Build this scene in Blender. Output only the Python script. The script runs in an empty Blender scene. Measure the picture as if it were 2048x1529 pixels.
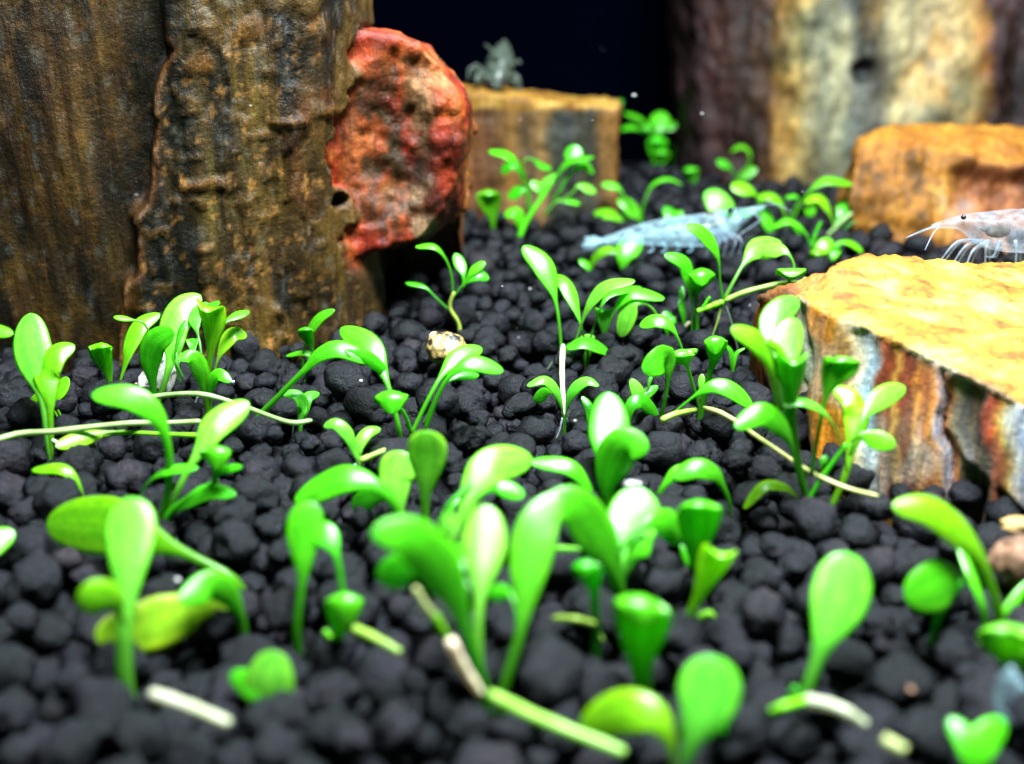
import bpy, bmesh, math, random
import numpy as np
from mathutils import Vector

# ------------------------------------------------------------------ camera, world, lamps, exposure
# One Blender unit is one centimetre: this is a close-up inside a small planted aquarium.
SC = bpy.context.scene
SC.unit_settings.system = 'METRIC'
SC.unit_settings.scale_length = 0.01
H_CAM, PITCH, F_PX = 3.6, math.radians(20.6), 2196.0
IW, IH = 2048.0, 1529.0
cd = bpy.data.cameras.new('camera')
cam = bpy.data.objects.new('camera', cd)
SC.collection.objects.link(cam)
cam.location = (0, 0, H_CAM)
cam.rotation_euler = (math.pi / 2 - PITCH, 0, 0)
cd.sensor_fit = 'HORIZONTAL'
cd.sensor_width = 36.0
cd.lens = 36.0 * F_PX / IW
cd.clip_start, cd.clip_end = 0.05, 500.0
cd.dof.use_dof = True
cd.dof.focus_distance = 9.7
cd.dof.aperture_fstop = cd.lens * 1e-3 / 0.155
SC.camera = cam

world = bpy.data.worlds.new('World')
SC.world = world
world.use_nodes = True
bg = world.node_tree.nodes['Background']
bg.inputs[0].default_value = (0.30, 0.42, 0.60, 1)
bg.inputs[1].default_value = 0.035

def area_lamp(name, loc, target, sx, sy, watts, col):
    d = bpy.data.lights.new(name, 'AREA')
    d.shape = 'RECTANGLE'; d.size = sx; d.size_y = sy
    d.energy = watts; d.color = col
    o = bpy.data.objects.new(name, d)
    SC.collection.objects.link(o)
    o.location = loc
    o.rotation_euler = (Vector(target) - Vector(loc)).to_track_quat('-Z', 'Y').to_euler()
    return o
# the aquarium's hood lamp hangs over the tank, a little towards its front
area_lamp('hood_lamp', (2.8, 6.4, 15.5), (1.6, 8.6, 0.0), 10.0, 4.0, 21500.0, (0.84, 0.95, 1.0))

SC.view_settings.view_transform = 'Standard'
SC.view_settings.look = 'None'
SC.view_settings.gamma = 1.0
SC.view_settings.exposure = 0.0
SC.render.engine = 'CYCLES'
SC.cycles.use_denoising = True
SC.cycles.max_bounces = 10
SC.cycles.transparent_max_bounces = 24
SC.cycles.caustics_reflective = False
SC.cycles.caustics_refractive = False

random.seed(7)
rng = np.random.default_rng(11)
C = SC.collection
CP, SP = math.cos(PITCH), math.sin(PITCH)

# ------------------------------------------------------------------ helpers
def ray(px, py):
    u = (px - IW / 2) / F_PX; v = (IH / 2 - py) / F_PX
    return np.array([u, CP + v * SP, -SP + v * CP])
def W(px, py, Y):                       # point on the sight line through a pixel, at distance Y into the tank
    d = ray(px, py); return np.array([0, 0, H_CAM]) + d * (Y / d[1])
def G(px, py, z=0.0):                   # the same on a level plane at height z
    d = ray(px, py); return np.array([0, 0, H_CAM]) + d * ((z - H_CAM) / d[2])
def cm(Y, px=1.0, z=0.5):               # centimetres that one pixel covers at distance Y
    return px * (Y * CP + (H_CAM - z) * SP) / F_PX
def lin(r, g, b):
    return tuple(((c / 255.0) / 12.92 if c <= 10 else ((c / 255.0 + 0.055) / 1.055) ** 2.4) for c in (r, g, b))

def vnoise(p, seed=0):
    p = np.asarray(p, float); i = np.floor(p).astype(np.int64); f = p - i
    u = f * f * f * (f * (f * 6 - 15) + 10)
    def h(dx, dy, dz):
        n = (i[:, 0] + dx) * 374761393 + (i[:, 1] + dy) * 668265263 + (i[:, 2] + dz) * 1440670441 + seed * 974711
        n = (n ^ (n >> 13)) * 1274126177
        n = n ^ (n >> 16)
        return (n & 0xffff) / 32767.5 - 1.0
    def mix(a, b, t): return a + (b - a) * t
    x00 = mix(h(0,0,0), h(1,0,0), u[:,0]); x10 = mix(h(0,1,0), h(1,1,0), u[:,0])
    x01 = mix(h(0,0,1), h(1,0,1), u[:,0]); x11 = mix(h(0,1,1), h(1,1,1), u[:,0])
    return mix(mix(x00, x10, u[:,1]), mix(x01, x11, u[:,1]), u[:,2])
def fbm(p, octv=4, seed=0, gain=0.5):
    s = 0; a = 1.0; t = 0
    for k in range(octv):
        s = s + a * vnoise(np.asarray(p) * (2.03 ** k) + 17.3 * k, seed + k); t += a; a *= gain
    return s / t
def sstep(a, b, x):
    t = np.clip((np.asarray(x, float) - a) / (b - a), 0, 1); return t * t * (3 - 2 * t)

def link(o, parent=None):
    C.objects.link(o)
    if parent is not None: o.parent = parent
    return o
def tag(o, label=None, cat=None, group=None, kind=None):
    if label: o['label'] = label
    if cat: o['category'] = cat
    if group: o['group'] = group
    if kind: o['kind'] = kind
    return o
def empty(name, loc):
    o = bpy.data.objects.new(name, None); o.empty_display_size = 0.1
    o.location = tuple(loc); return link(o)
def mesh_np(name, V, Fq, smooth=True):
    me = bpy.data.meshes.new(name)
    V = np.ascontiguousarray(V, np.float32); Fq = np.asarray(Fq, np.int32); k = Fq.shape[1]
    me.vertices.add(len(V)); me.vertices.foreach_set('co', V.ravel())
    me.loops.add(Fq.size); me.loops.foreach_set('vertex_index', Fq.ravel())
    me.polygons.add(len(Fq)); me.polygons.foreach_set('loop_start', np.arange(0, Fq.size, k, dtype=np.int32))
    me.update(calc_edges=True)
    me.polygons.foreach_set('use_smooth', np.full(len(Fq), smooth))
    return me
def fattr(me, name, vals):
    a = me.attributes.new(name, 'FLOAT', 'POINT'); a.data.foreach_set('value', np.asarray(vals, np.float32))
def cattr(me, name, cols):
    a = me.attributes.new(name, 'FLOAT_COLOR', 'POINT')
    c = np.ones((len(cols), 4), np.float32); c[:, :3] = cols; a.data.foreach_set('color', c.ravel())

# ------------------------------------------------------------------ materials
def mat_new(name):
    m = bpy.data.materials.new(name); m.use_nodes = True
    nt = m.node_tree; nt.nodes.clear()
    out = nt.nodes.new('ShaderNodeOutputMaterial')
    return m, nt, out
def nd(nt, t, **kw):
    n = nt.nodes.new(t)
    for k, v in kw.items():
        if k.startswith('i_'):
            key = k[2:]; key = int(key) if key.isdigit() else key.replace('_', ' ')
            n.inputs[key].default_value = v
        else: setattr(n, k, v)
    return n
def mixc(nt, fac, a, b, blend='MIX'):
    n = nt.nodes.new('ShaderNodeMix'); n.data_type = 'RGBA'; n.blend_type = blend
    for s, v in ((0, fac), (6, a), (7, b)):
        if hasattr(v, 'links') or hasattr(v, 'is_linked'): nt.links.new(v, n.inputs[s])
        else: n.inputs[s].default_value = v if s == 0 else (*v[:3], 1)
    return n.outputs[2]
def ramp(nt, src, stops, interp='LINEAR'):
    r = nt.nodes.new('ShaderNodeValToRGB'); e = r.color_ramp.elements; r.color_ramp.interpolation = interp
    while len(e) < len(stops): e.new(0.5)
    for el, (p, c) in zip(e, stops):
        el.position = p; el.color = (*c, 1) if len(c) == 3 else c
    nt.links.new(src, r.inputs[0]); return r.outputs[0]
def noise(nt, vec, scale, detail=4, rough=0.55, dist=0.0):
    n = nd(nt, 'ShaderNodeTexNoise', i_Scale=scale, i_Detail=detail, i_Roughness=rough, i_Distortion=dist)
    if vec is not None: nt.links.new(vec, n.inputs['Vector'])
    return n.outputs['Fac']

def make_soil():
    m, nt, out = mat_new('soil_clay')
    L = nt.links
    geo = nd(nt, 'ShaderNodeNewGeometry'); tc = nd(nt, 'ShaderNodeTexCoord')
    pos = geo.outputs['Position']
    tint = noise(nt, pos, 2.3, 2)
    c = ramp(nt, tint, [(0.30, (0.0013, 0.0019, 0.0028)), (0.48, (0.0027, 0.0036, 0.0054)), (0.60, (0.0064, 0.0056, 0.0092)), (0.76, (0.0165, 0.0118, 0.0150))])
    fine = noise(nt, pos, 26, 5, 0.65)
    c2 = mixc(nt, 1.0, c, ramp(nt, fine, [(0.3, (0.25, 0.25, 0.27)), (0.5, (0.9, 0.9, 0.9)), (0.72, (2.2, 2.2, 2.3))]), 'MULTIPLY')  # wide speckle contrast paints highlights and shadow into the clay's colour
    sp = noise(nt, pos, 95, 2, 0.5)
    spk = ramp(nt, sp, [(0.72, (0, 0, 0)), (0.77, (1, 1, 1))])
    c3 = mixc(nt, spk, c2, (0.05, 0.05, 0.055))
    ru = noise(nt, pos, 7, 3)
    rb = ramp(nt, ru, [(0.66, (0, 0, 0)), (0.80, (0.55, 0.55, 0.55))])
    c4 = mixc(nt, rb, c3, (0.030, 0.017, 0.012))
    b = nd(nt, 'ShaderNodeBsdfPrincipled', i_Roughness=0.62)
    b.inputs['Specular IOR Level'].default_value = 0.24
    L.new(c4, b.inputs['Base Color'])
    L.new(ramp(nt, fine, [(0.3, (0.60,) * 3), (0.7, (0.32,) * 3)]), b.inputs['Roughness'])
    hmix = nd(nt, 'ShaderNodeMath', operation='ADD')
    L.new(noise(nt, pos, 34, 6, 0.7), hmix.inputs[0])
    L.new(noise(nt, pos, 12, 3, 0.6), hmix.inputs[1])
    bp = nd(nt, 'ShaderNodeBump', i_Strength=1.0, i_Distance=0.021)
    L.new(hmix.outputs[0], bp.inputs['Height']); L.new(bp.outputs[0], b.inputs['Normal'])
    L.new(b.outputs[0], out.inputs[0]); return m

def make_rock(name, rough=0.6, spec=0.4, streak=(9, 9, 0.9), bump=0.9, grain=0.5):
    m, nt, out = mat_new(name); L = nt.links
    at = nd(nt, 'ShaderNodeAttribute', attribute_name='mineral')
    tc = nd(nt, 'ShaderNodeNewGeometry')
    mp = nd(nt, 'ShaderNodeMapping'); mp.inputs['Scale'].default_value = streak
    L.new(tc.outputs['Position'], mp.inputs['Vector'])
    st = noise(nt, mp.outputs[0], 1.6, 6, 0.68, 0.25)
    gr = noise(nt, tc.outputs['Position'], 22, 5, 0.7)
    k = 1 - grain
    c1 = mixc(nt, 1.0, at.outputs['Color'], ramp(nt, st, [(0.28, (0.45 * k + 0.18,) * 3), (0.5, (0.95,) * 3), (0.74, (1.55, 1.5, 1.4))]), 'MULTIPLY')
    c2 = mixc(nt, 1.0, c1, ramp(nt, gr, [(0.3, (0.55, 0.55, 0.57)), (0.52, (1, 1, 1)), (0.72, (1.5, 1.45, 1.3))]), 'MULTIPLY')
    b = nd(nt, 'ShaderNodeBsdfPrincipled', i_Roughness=rough); b.inputs['Specular IOR Level'].default_value = spec
    L.new(c2, b.inputs['Base Color'])
    mp2 = nd(nt, 'ShaderNodeMapping'); mp2.inputs['Scale'].default_value = (streak[0] * 2.6, streak[1] * 2.6, streak[2] * 2.2)
    L.new(tc.outputs['Position'], mp2.inputs['Vector'])
    s2 = noise(nt, mp2.outputs[0], 1.6, 5, 0.7)
    ad = nd(nt, 'ShaderNodeMath', operation='ADD'); L.new(s2, ad.inputs[0]); L.new(gr, ad.inputs[1])
    bp = nd(nt, 'ShaderNodeBump', i_Strength=bump, i_Distance=0.016)
    L.new(ad.outputs[0], bp.inputs['Height']); L.new(bp.outputs[0], b.inputs['Normal'])
    L.new(b.outputs[0], out.inputs[0]); return m

def make_leaf():
    m, nt, out = mat_new('leaf_flesh'); L = nt.links
    oi = nd(nt, 'ShaderNodeObjectInfo'); al = nd(nt, 'ShaderNodeAttribute', attribute_name='along')
    ed = nd(nt, 'ShaderNodeAttribute', attribute_name='rim')
    geo = nd(nt, 'ShaderNodeNewGeometry')
    mott = noise(nt, geo.outputs['Position'], 16, 4, 0.6)
    cells = noise(nt, geo.outputs['Position'], 70, 2, 0.5)
    col = mixc(nt, 1.0, oi.outputs['Color'], ramp(nt, mott, [(0.25, (0.72, 0.80, 0.7)), (0.5, (1, 1, 1)), (0.75, (1.35, 1.12, 1.15))]), 'MULTIPLY')
    stem = mixc(nt, 1.0, oi.outputs['Color'], (0.62, 0.6, 0.6), 'MULTIPLY')
    c = mixc(nt, al.outputs['Fac'], stem, col)
    ac = nd(nt, 'ShaderNodeAttribute', attribute_name='across')
    vm = nd(nt, 'ShaderNodeMath', operation='MULTIPLY', i_1=11.0); L.new(ac.outputs['Fac'], vm.inputs[0])
    vs = nd(nt, 'ShaderNodeMath', operation='SINE'); L.new(vm.outputs[0], vs.inputs[0])
    c = mixc(nt, 1.0, c, ramp(nt, vs.outputs[0], [(0.0, (0.86, 0.9, 0.85)), (0.9, (1.08, 1.04, 1.0))]), 'MULTIPLY')
    rim = mixc(nt, 1.0, c, (1.6, 1.12, 0.8), 'MULTIPLY')
    c = mixc(nt, ed.outputs['Fac'], c, rim)
    b = nd(nt, 'ShaderNodeBsdfPrincipled', i_Roughness=0.33); b.inputs['Specular IOR Level'].default_value = 0.85
    L.new(c, b.inputs['Base Color'])
    tr = nd(nt, 'ShaderNodeBsdfTranslucent')
    L.new(mixc(nt, 1.0, c, (1.6, 1.35, 0.9), 'MULTIPLY'), tr.inputs['Color'])
    bp = nd(nt, 'ShaderNodeBump', i_Strength=0.25, i_Distance=0.01)
    L.new(cells, bp.inputs['Height']); L.new(bp.outputs[0], b.inputs['Normal'])
    mx = nd(nt, 'ShaderNodeMixShader', i_0=0.54)
    L.new(b.outputs[0], mx.inputs[1]); L.new(tr.outputs[0], mx.inputs[2]); L.new(mx.outputs[0], out.inputs[0])
    return m
def make_stem():
    m, nt, out = mat_new('runner_flesh'); L = nt.links
    oi = nd(nt, 'ShaderNodeObjectInfo'); geo = nd(nt, 'ShaderNodeNewGeometry')
    mott = noise(nt, geo.outputs['Position'], 9, 4, 0.6)
    c = mixc(nt, 1.0, oi.outputs['Color'], ramp(nt, mott, [(0.3, (0.7, 0.85, 0.55)), (0.6, (1.1, 1.1, 1.1))]), 'MULTIPLY')
    b = nd(nt, 'ShaderNodeBsdfPrincipled', i_Roughness=0.4); L.new(c, b.inputs['Base Color'])
    tr = nd(nt, 'ShaderNodeBsdfTranslucent'); L.new(c, tr.inputs['Color'])
    mx = nd(nt, 'ShaderNodeMixShader', i_0=0.3)
    L.new(b.outputs[0], mx.inputs[1]); L.new(tr.outputs[0], mx.inputs[2]); L.new(mx.outputs[0], out.inputs[0])
    return m
def make_glassy(name, col, alpha, rough=0.3):
    m, nt, out = mat_new(name); L = nt.links
    geo = nd(nt, 'ShaderNodeNewGeometry')
    n = noise(nt, geo.outputs['Position'], 9, 4, 0.65)
    c = mixc(nt, 1.0, col, ramp(nt, n, [(0.3, (0.6, 0.65, 0.7)), (0.65, (1.1, 1.1, 1.1))]), 'MULTIPLY')
    b = nd(nt, 'ShaderNodeBsdfPrincipled', i_Roughness=rough); L.new(c, b.inputs['Base Color'])
    tl = nd(nt, 'ShaderNodeBsdfTranslucent'); L.new(c, tl.inputs['Color'])
    mb = nd(nt, 'ShaderNodeMixShader', i_0=0.45); L.new(b.outputs[0], mb.inputs[1]); L.new(tl.outputs[0], mb.inputs[2])
    t = nd(nt, 'ShaderNodeBsdfTransparent', i_Color=(0.93, 0.97, 1, 1))
    mx = nd(nt, 'ShaderNodeMixShader')
    L.new(ramp(nt, n, [(0.3, (alpha - 0.18,) * 3), (0.7, (alpha + 0.15,) * 3)]), mx.inputs[0])
    L.new(t.outputs[0], mx.inputs[1]); L.new(mb.outputs[0], mx.inputs[2]); L.new(mx.outputs[0], out.inputs[0]); return m
def make_plain(name, stops, scale=6, rough=0.6, bump=0.3, spec=0.4):
    m, nt, out = mat_new(name); L = nt.links
    geo = nd(nt, 'ShaderNodeNewGeometry')
    n = noise(nt, geo.outputs['Position'], scale, 5, 0.65)
    b = nd(nt, 'ShaderNodeBsdfPrincipled', i_Roughness=rough); b.inputs['Specular IOR Level'].default_value = spec
    L.new(ramp(nt, n, stops), b.inputs['Base Color'])
    bp = nd(nt, 'ShaderNodeBump', i_Strength=bump, i_Distance=0.03); L.new(n, bp.inputs['Height']); L.new(bp.outputs[0], b.inputs['Normal'])
    L.new(b.outputs[0], out.inputs[0]); return m

M_SOIL = make_soil()
M_LEAF = make_leaf()
M_STEM = make_stem()
M_ROCKD = make_rock('petrified_wood_brown', 0.44, 0.4, (7, 7, 0.7), 1.0)
M_ROCKY = make_rock('petrified_wood_yellow', 0.62, 0.35, (8, 8, 0.7), 0.9)
M_ROCKP = make_rock('petrified_wood_pale', 0.65, 0.3, (3, 3, 1.3), 0.8)
M_WALL = make_plain('dark_background_film', [(0.3, (0.00015, 0.0005, 0.0019)), (0.7, (0.0003, 0.0008, 0.0027))], 0.3, 0.9, 0.0, 0.0)
M_SHRIMP = make_glassy('shrimp_shell', (0.52, 0.74, 0.80), 0.32)
M_SHRIMP2 = make_glassy('shrimp_shell_white', (0.50, 0.52, 0.58), 0.25)
M_LEGS = make_glassy('shrimp_limb', (0.50, 0.56, 0.64), 0.34)
M_OLIVE = make_glassy('shrimp_shell_olive', (0.11, 0.135, 0.10), 0.8)
M_ORGAN = make_plain('shrimp_stomach', [(0.3, (0.02, 0.017, 0.008)), (0.7, (0.07, 0.052, 0.022))], 8, 0.8)
M_EYE = make_plain('shrimp_eye', [(0.3, (0.004, 0.004, 0.012)), (0.7, (0.01, 0.01, 0.02))], 8, 0.15)
M_WHITE = make_plain('white_mineral', [(0.3, (0.16, 0.15, 0.15)), (0.7, (0.5, 0.48, 0.46))], 14, 0.35)
M_SHELLF = make_plain('shell_fragment', [(0.38, (0.06, 0.055, 0.05)), (0.5, (0.55, 0.5, 0.45)), (0.65, (0.85, 0.82, 0.78))], 10, 0.45)
M_PEBBLE = make_plain('mottled_pebble', [(0.42, (0.012, 0.011, 0.010)), (0.5, (0.30, 0.20, 0.06)), (0.62, (0.58, 0.44, 0.20)), (0.75, (0.75, 0.7, 0.6))], 9, 0.5)
M_ORANGE = make_plain('pinkish_sandstone', [(0.35, (0.05, 0.022, 0.012)), (0.5, (0.17, 0.085, 0.045)), (0.7, (0.30, 0.17, 0.10))], 7, 0.7, 0.6)
M_TAN = make_plain('tan_stone', [(0.35, (0.16, 0.09, 0.025)), (0.6, (0.36, 0.23, 0.08))], 6, 0.7, 0.5)

# ------------------------------------------------------------------ the setting: back wall, bed
def box_mesh(name, lo, hi):
    x0, y0, z0 = lo; x1, y1, z1 = hi
    V = [(x0,y0,z0),(x1,y0,z0),(x1,y1,z0),(x0,y1,z0),(x0,y0,z1),(x1,y0,z1),(x1,y1,z1),(x0,y1,z1)]
    return mesh_np(name, V, [(0,3,2,1),(4,5,6,7),(0,1,5,4),(1,2,6,5),(2,3,7,6),(3,0,4,7)], False)
bw = bpy.data.objects.new('back_wall', box_mesh('back_wall', (-26, 25.0, -1.2), (26, 25.5, 22)))
bw.data.materials.append(M_WALL); link(bw); tag(bw, kind='structure')

# plan outlines of the stones, so that no granule is wasted inside them
def in_poly(x, y, poly):
    c = False; j = len(poly) - 1
    for i in range(len(poly)):
        xi, yi = poly[i]; xj, yj = poly[j]
        if (yi > y) != (yj > y) and x < (xj - xi) * (y - yi) / (yj - yi) + xi: c = not c
        j = i
    return c

# base sheet of compacted soil below the loose granules
bedm = bpy.data.meshes.new('soil_bed')
nx, ny = 90, 60
gx, gy = np.meshgrid(np.linspace(-20, 20, nx), np.linspace(0.5, 25.0, ny))
gz = -0.50 + 0.05 * fbm(np.stack([gx.ravel() * 1.3, gy.ravel() * 1.3, gx.ravel() * 0], 1), 3)
V = np.stack([gx.ravel(), gy.ravel(), gz], 1)
q = np.arange((ny - 1) * nx).reshape(ny - 1, nx)[:, :-1].ravel()
bed = bpy.data.objects.new('soil_bed', mesh_np('soil_bed', V, np.stack([q, q + 1, q + nx + 1, q + nx], 1)))
bed.data.materials.append(M_SOIL); link(bed); tag(bed, kind='structure')

def ico(sub):
    bm = bmesh.new(); bmesh.ops.create_icosphere(bm, subdivisions=sub, radius=1.0)
    V = np.array([v.co[:] for v in bm.verts]); F = np.array([[v.index for v in f.verts] for f in bm.faces]); bm.free()
    return V, F
ICO = {k: ico(k) for k in (1, 2, 3, 4)}
NSHAPE = 18
def granule_shape(k, sub):
    V, F = ICO[sub]; r = np.random.default_rng(100 + k)
    off = r.uniform(-50, 50, 3)
    lob = fbm(V * 0.95 + off, 2, k); mid = fbm(V * 2.4 + off, 3, k + 40)
    rad = 1.0 + 0.27 * lob + 0.22 * mid
    if sub > 2: rad = rad + 0.11 * fbm(V * 5.0 + off, 3, k + 80)
    if k % 3 == 0:                                     # a seam between two grown-together lumps
        n = r.normal(size=3); n /= np.linalg.norm(n); d = V @ n - r.uniform(-.25, .25) + 0.2 * mid
        rad = rad - 0.20 * np.exp(-(d / 0.16) ** 2)
    for _ in range(2 + k % 3):                          # pits
        n = r.normal(size=3); n /= np.linalg.norm(n); a = r.uniform(0.16, 0.34)
        rad = rad - 0.16 * np.exp(-((1 - V @ n) / (a * a * 0.6)) ** 2)
    P = V * rad[:, None] * np.array([r.uniform(.95, 1.22), r.uniform(.9, 1.1), r.uniform(.78, .98)])
    return P, F
SHAPES = {(k, s): granule_shape(k, s) for k in range(NSHAPE) for s in (1, 2, 3)}

# settle the granules: each rolls to the lowest resting place among a few tries
STONES = []      # filled below with plan outlines before settling
STONES.append([(-9, 10.9), (-4.6, 10.9), (-3.0, 11.0), (-1.9, 11.6), (-1.6, 12.8), (-1.0, 13.9), (-1.0, 15), (-9, 15)])
def plan(pts): return [tuple(G(*p)[:2]) for p in pts]
STONES.append([(2.55, 8.1), (4.2, 7.2), (7, 6.6), (7, 9.6), (3.4, 9.4)])
def granules():
    R2 = random.Random(5)
    cell = 0.37; grid = {}; out = []
    Y0, Y1 = 3.1, 21.5
    def half(y): return 0.50 * y + 0.6
    cum = np.cumsum([half(Y0 + (Y1 - Y0) * (i + .5) / 200) for i in range(200)]); cum /= cum[-1]
    ys = np.linspace(Y0, Y1, 200)
    def rest(x, y, r):
        z = -0.50 + r * 0.85
        ci, cj = int(math.floor(x / cell)), int(math.floor(y / cell))
        for a in (ci - 1, ci, ci + 1):
            for b in (cj - 1, cj, cj + 1):
                for (px, py, pz, pr) in grid.get((a, b), ()):
                    s = (r + pr) * 1.0; d2 = (x - px) ** 2 + (y - py) ** 2
                    if d2 < s * s:
                        zz = pz + math.sqrt(s * s - d2) * 0.92
                        if zz > z: z = zz
        return z
    def spot():
        while True:
            y = float(np.interp(R2.random(), cum, ys)); x = R2.uniform(-1, 1) * half(y)
            if not any(in_poly(x, y, p) for p in STONES): return x, y
    N = 9400
    for n in range(N):
        r = min(0.18, max(0.05, R2.lognormvariate(math.log(0.102), 0.30)))
        best = None
        for _ in range(9):
            x, y = spot(); z = rest(x, y, r)
            if best is None or z < best[2]: best = (x, y, z)
        for _ in range(7):
            x = best[0] + R2.uniform(-1, 1) * r; y = best[1] + R2.uniform(-1, 1) * r
            z = rest(x, y, r)
            if z < best[2]: best = (x, y, z)
        x, y, z = best
        grid.setdefault((int(math.floor(x / cell)), int(math.floor(y / cell))), []).append((x, y, z, r))
        out.append((x, y, z, r, n % NSHAPE))
    return out
GR = granules()
tops = {}
for g in GR:
    k = (int(g[0] / .3), int(g[1] / .3)); tops[k] = max(tops.get(k, -9), g[2] + .9 * g[3])
ZS = .02 - sorted(tops.values())[len(tops) // 2]                  # bring the pile's surface to the level of the plants' feet
GR = [(x, y, z + ZS, r, k) for x, y, z, r, k in GR]
bed.location.z += ZS
def rotm(r):
    a, b, c = r.random() * 6.283, (r.random() - .5) * 1.2, (r.random() - .5) * 1.2
    ca, sa, cb, sb, cc, sc_ = math.cos(a), math.sin(a), math.cos(b), math.sin(b), math.cos(c), math.sin(c)
    return np.array([[ca, -sa, 0], [sa, ca, 0], [0, 0, 1]]) @ np.array([[1, 0, 0], [0, cb, -sb], [0, sb, cb]]) @ np.array([[cc, 0, sc_], [0, 1, 0], [-sc_, 0, cc]])
# shown size of each: the 300 that show largest are single pieces of the bed, the rest one mass
def in_view(g):
    x, y, z, r = g[:4]
    dep = y * CP + (H_CAM - z) * SP; u = x / dep * F_PX + IW / 2
    up = (y * SP - (H_CAM - z) * CP) / dep
    v = IH / 2 - up * F_PX
    m = r / dep * F_PX
    return dep, (-m * .6 < u < IW + m * .6) and v < IH + m * .5
top_z = {}
for g in GR:
    k = (int(g[0] / .16), int(g[1] / .16)); top_z[k] = max(top_z.get(k, -9), g[2])
cand = []
for i, g in enumerate(GR):
    dep, vis = in_view(g)
    k = (int(g[0] / .16), int(g[1] / .16))
    above = max(top_z.get((k[0] + a, k[1] + b), -9) for a in (-1, 0, 1) for b in (-1, 0, 1))
    if vis and g[2] > above - 0.14: cand.append((g[3] / dep, i))
cand.sort(reverse=True)
single = set(i for _, i in cand[:300])
shape_me = {}
GM = {}
Vs, Fs, off = [], [], {3: 0}
rr = random.Random(3)
for i, g in enumerate(GR):
    x, y, z, r, k = g; Rm = rotm(rr)
    if i in single:
        if k not in shape_me:
            P, F = SHAPES[(k, 3)]; me = mesh_np('soil_granule', P, F); me.materials.append(M_SOIL); shape_me[k] = me
        o = bpy.data.objects.new('soil_granule', shape_me[k])
        from mathutils import Matrix
        o.matrix_world = Matrix.Translation((x, y, z)) @ Matrix(Rm.tolist()).to_4x4() @ Matrix.Diagonal((r, r, r, 1))
        link(o); o.parent = bed; o.matrix_parent_inverse = Matrix.Translation((0, 0, -ZS))
    else:
        kk = (int(x / .16), int(y / .16))
        above = max(top_z.get((kk[0] + a, kk[1] + b), -9) for a in (-1, 0, 1) for b in (-1, 0, 1))
        dep, vis = in_view(g)
        hi = z > above - 0.13
        sub = 3 if (vis and dep < 12.0 and hi) else 2 if (vis and (hi or dep < 11)) else 1
        P, F = SHAPES[(k, sub)]
        Vs.append((P * r) @ Rm.T + np.array([x, y, z])); Fs.append(F + off[3]); off[3] += len(P)
lo = bpy.data.objects.new('loose_granules', mesh_np('loose_granules', np.concatenate(Vs), np.concatenate(Fs)))
lo.data.materials.append(M_SOIL); link(lo, bed); lo.location.z = -ZS; tag(lo, kind='stuff')

# ------------------------------------------------------------------ petrified-wood stones
def hull_into(V, F, pts):
    bm = bmesh.new()
    for p in pts: bm.verts.new(tuple(p))
    bmesh.ops.convex_hull(bm, input=bm.verts)
    bmesh.ops.delete(bm, geom=[v for v in bm.verts if not v.link_faces], context='VERTS')
    bmesh.ops.triangulate(bm, faces=bm.faces)
    bm.verts.index_update(); o = len(V)
    V.extend([v.co[:] for v in bm.verts]); F.extend([[v.index + o for v in f.verts] for f in bm.faces]); bm.free()
def remesh(pieces, voxel, smooth=0):
    V, F = [], []
    for p in pieces: hull_into(V, F, p)
    me = mesh_np('tmp', V, F, False)
    o = bpy.data.objects.new('tmp', me); C.objects.link(o)
    md = o.modifiers.new('r', 'REMESH'); md.mode = 'VOXEL'; md.voxel_size = voxel
    if smooth:
        ms = o.modifiers.new('s', 'SMOOTH'); ms.iterations = smooth; ms.factor = 0.5
    dg = bpy.context.evaluated_depsgraph_get(); dg.update()
    res = bpy.data.meshes.new_from_object(o.evaluated_get(dg))
    bpy.data.objects.remove(o); bpy.data.meshes.remove(me)
    return res
def coords(me):
    n = len(me.vertices); co = np.empty(n * 3, np.float32); me.vertices.foreach_get('co', co)
    no = np.empty(n * 3, np.float32); me.vertices.foreach_get('normal', no)
    return co.reshape(-1, 3).astype(float), no.reshape(-1, 3).astype(float)
def pick(t, stops):
    xs = [s[0] for s in stops]; cs = np.array([s[1] for s in stops])
    return np.stack([np.interp(t, xs, cs[:, k]) for k in range(3)], 1)
def blend(a, b, m): return a + (b - a) * np.clip(m, 0, 1)[:, None]
def project(co):                                          # picture position of points, to lay out a stone's mineral zones
    dep = co[:, 1] * CP + (H_CAM - co[:, 2]) * SP; up = co[:, 1] * SP - (H_CAM - co[:, 2]) * CP
    return IW / 2 + co[:, 0] / dep * F_PX, IH / 2 - up / dep * F_PX
def finish(name, me, co, col, mat, label, cat='stone'):
    me.vertices.foreach_set('co', co.astype(np.float32).ravel()); me.update()
    me.polygons.foreach_set('use_smooth', np.ones(len(me.polygons), bool))
    cattr(me, 'mineral', col); me.materials.clear(); me.materials.append(mat); me.name = name
    o = bpy.data.objects.new(name, me); link(o); tag(o, label, cat, 'petrified wood stones set in the soil'); return o
SX = lambda co, sx, sz, k=0: np.stack([co[:, 0] * sx + k, co[:, 1] * sx, co[:, 2] * sz], 1)

def wx(px, py, Y): return W(px, py, Y)[0]
def wz(py, Y): return W(1024, py, Y)[2]

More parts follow.
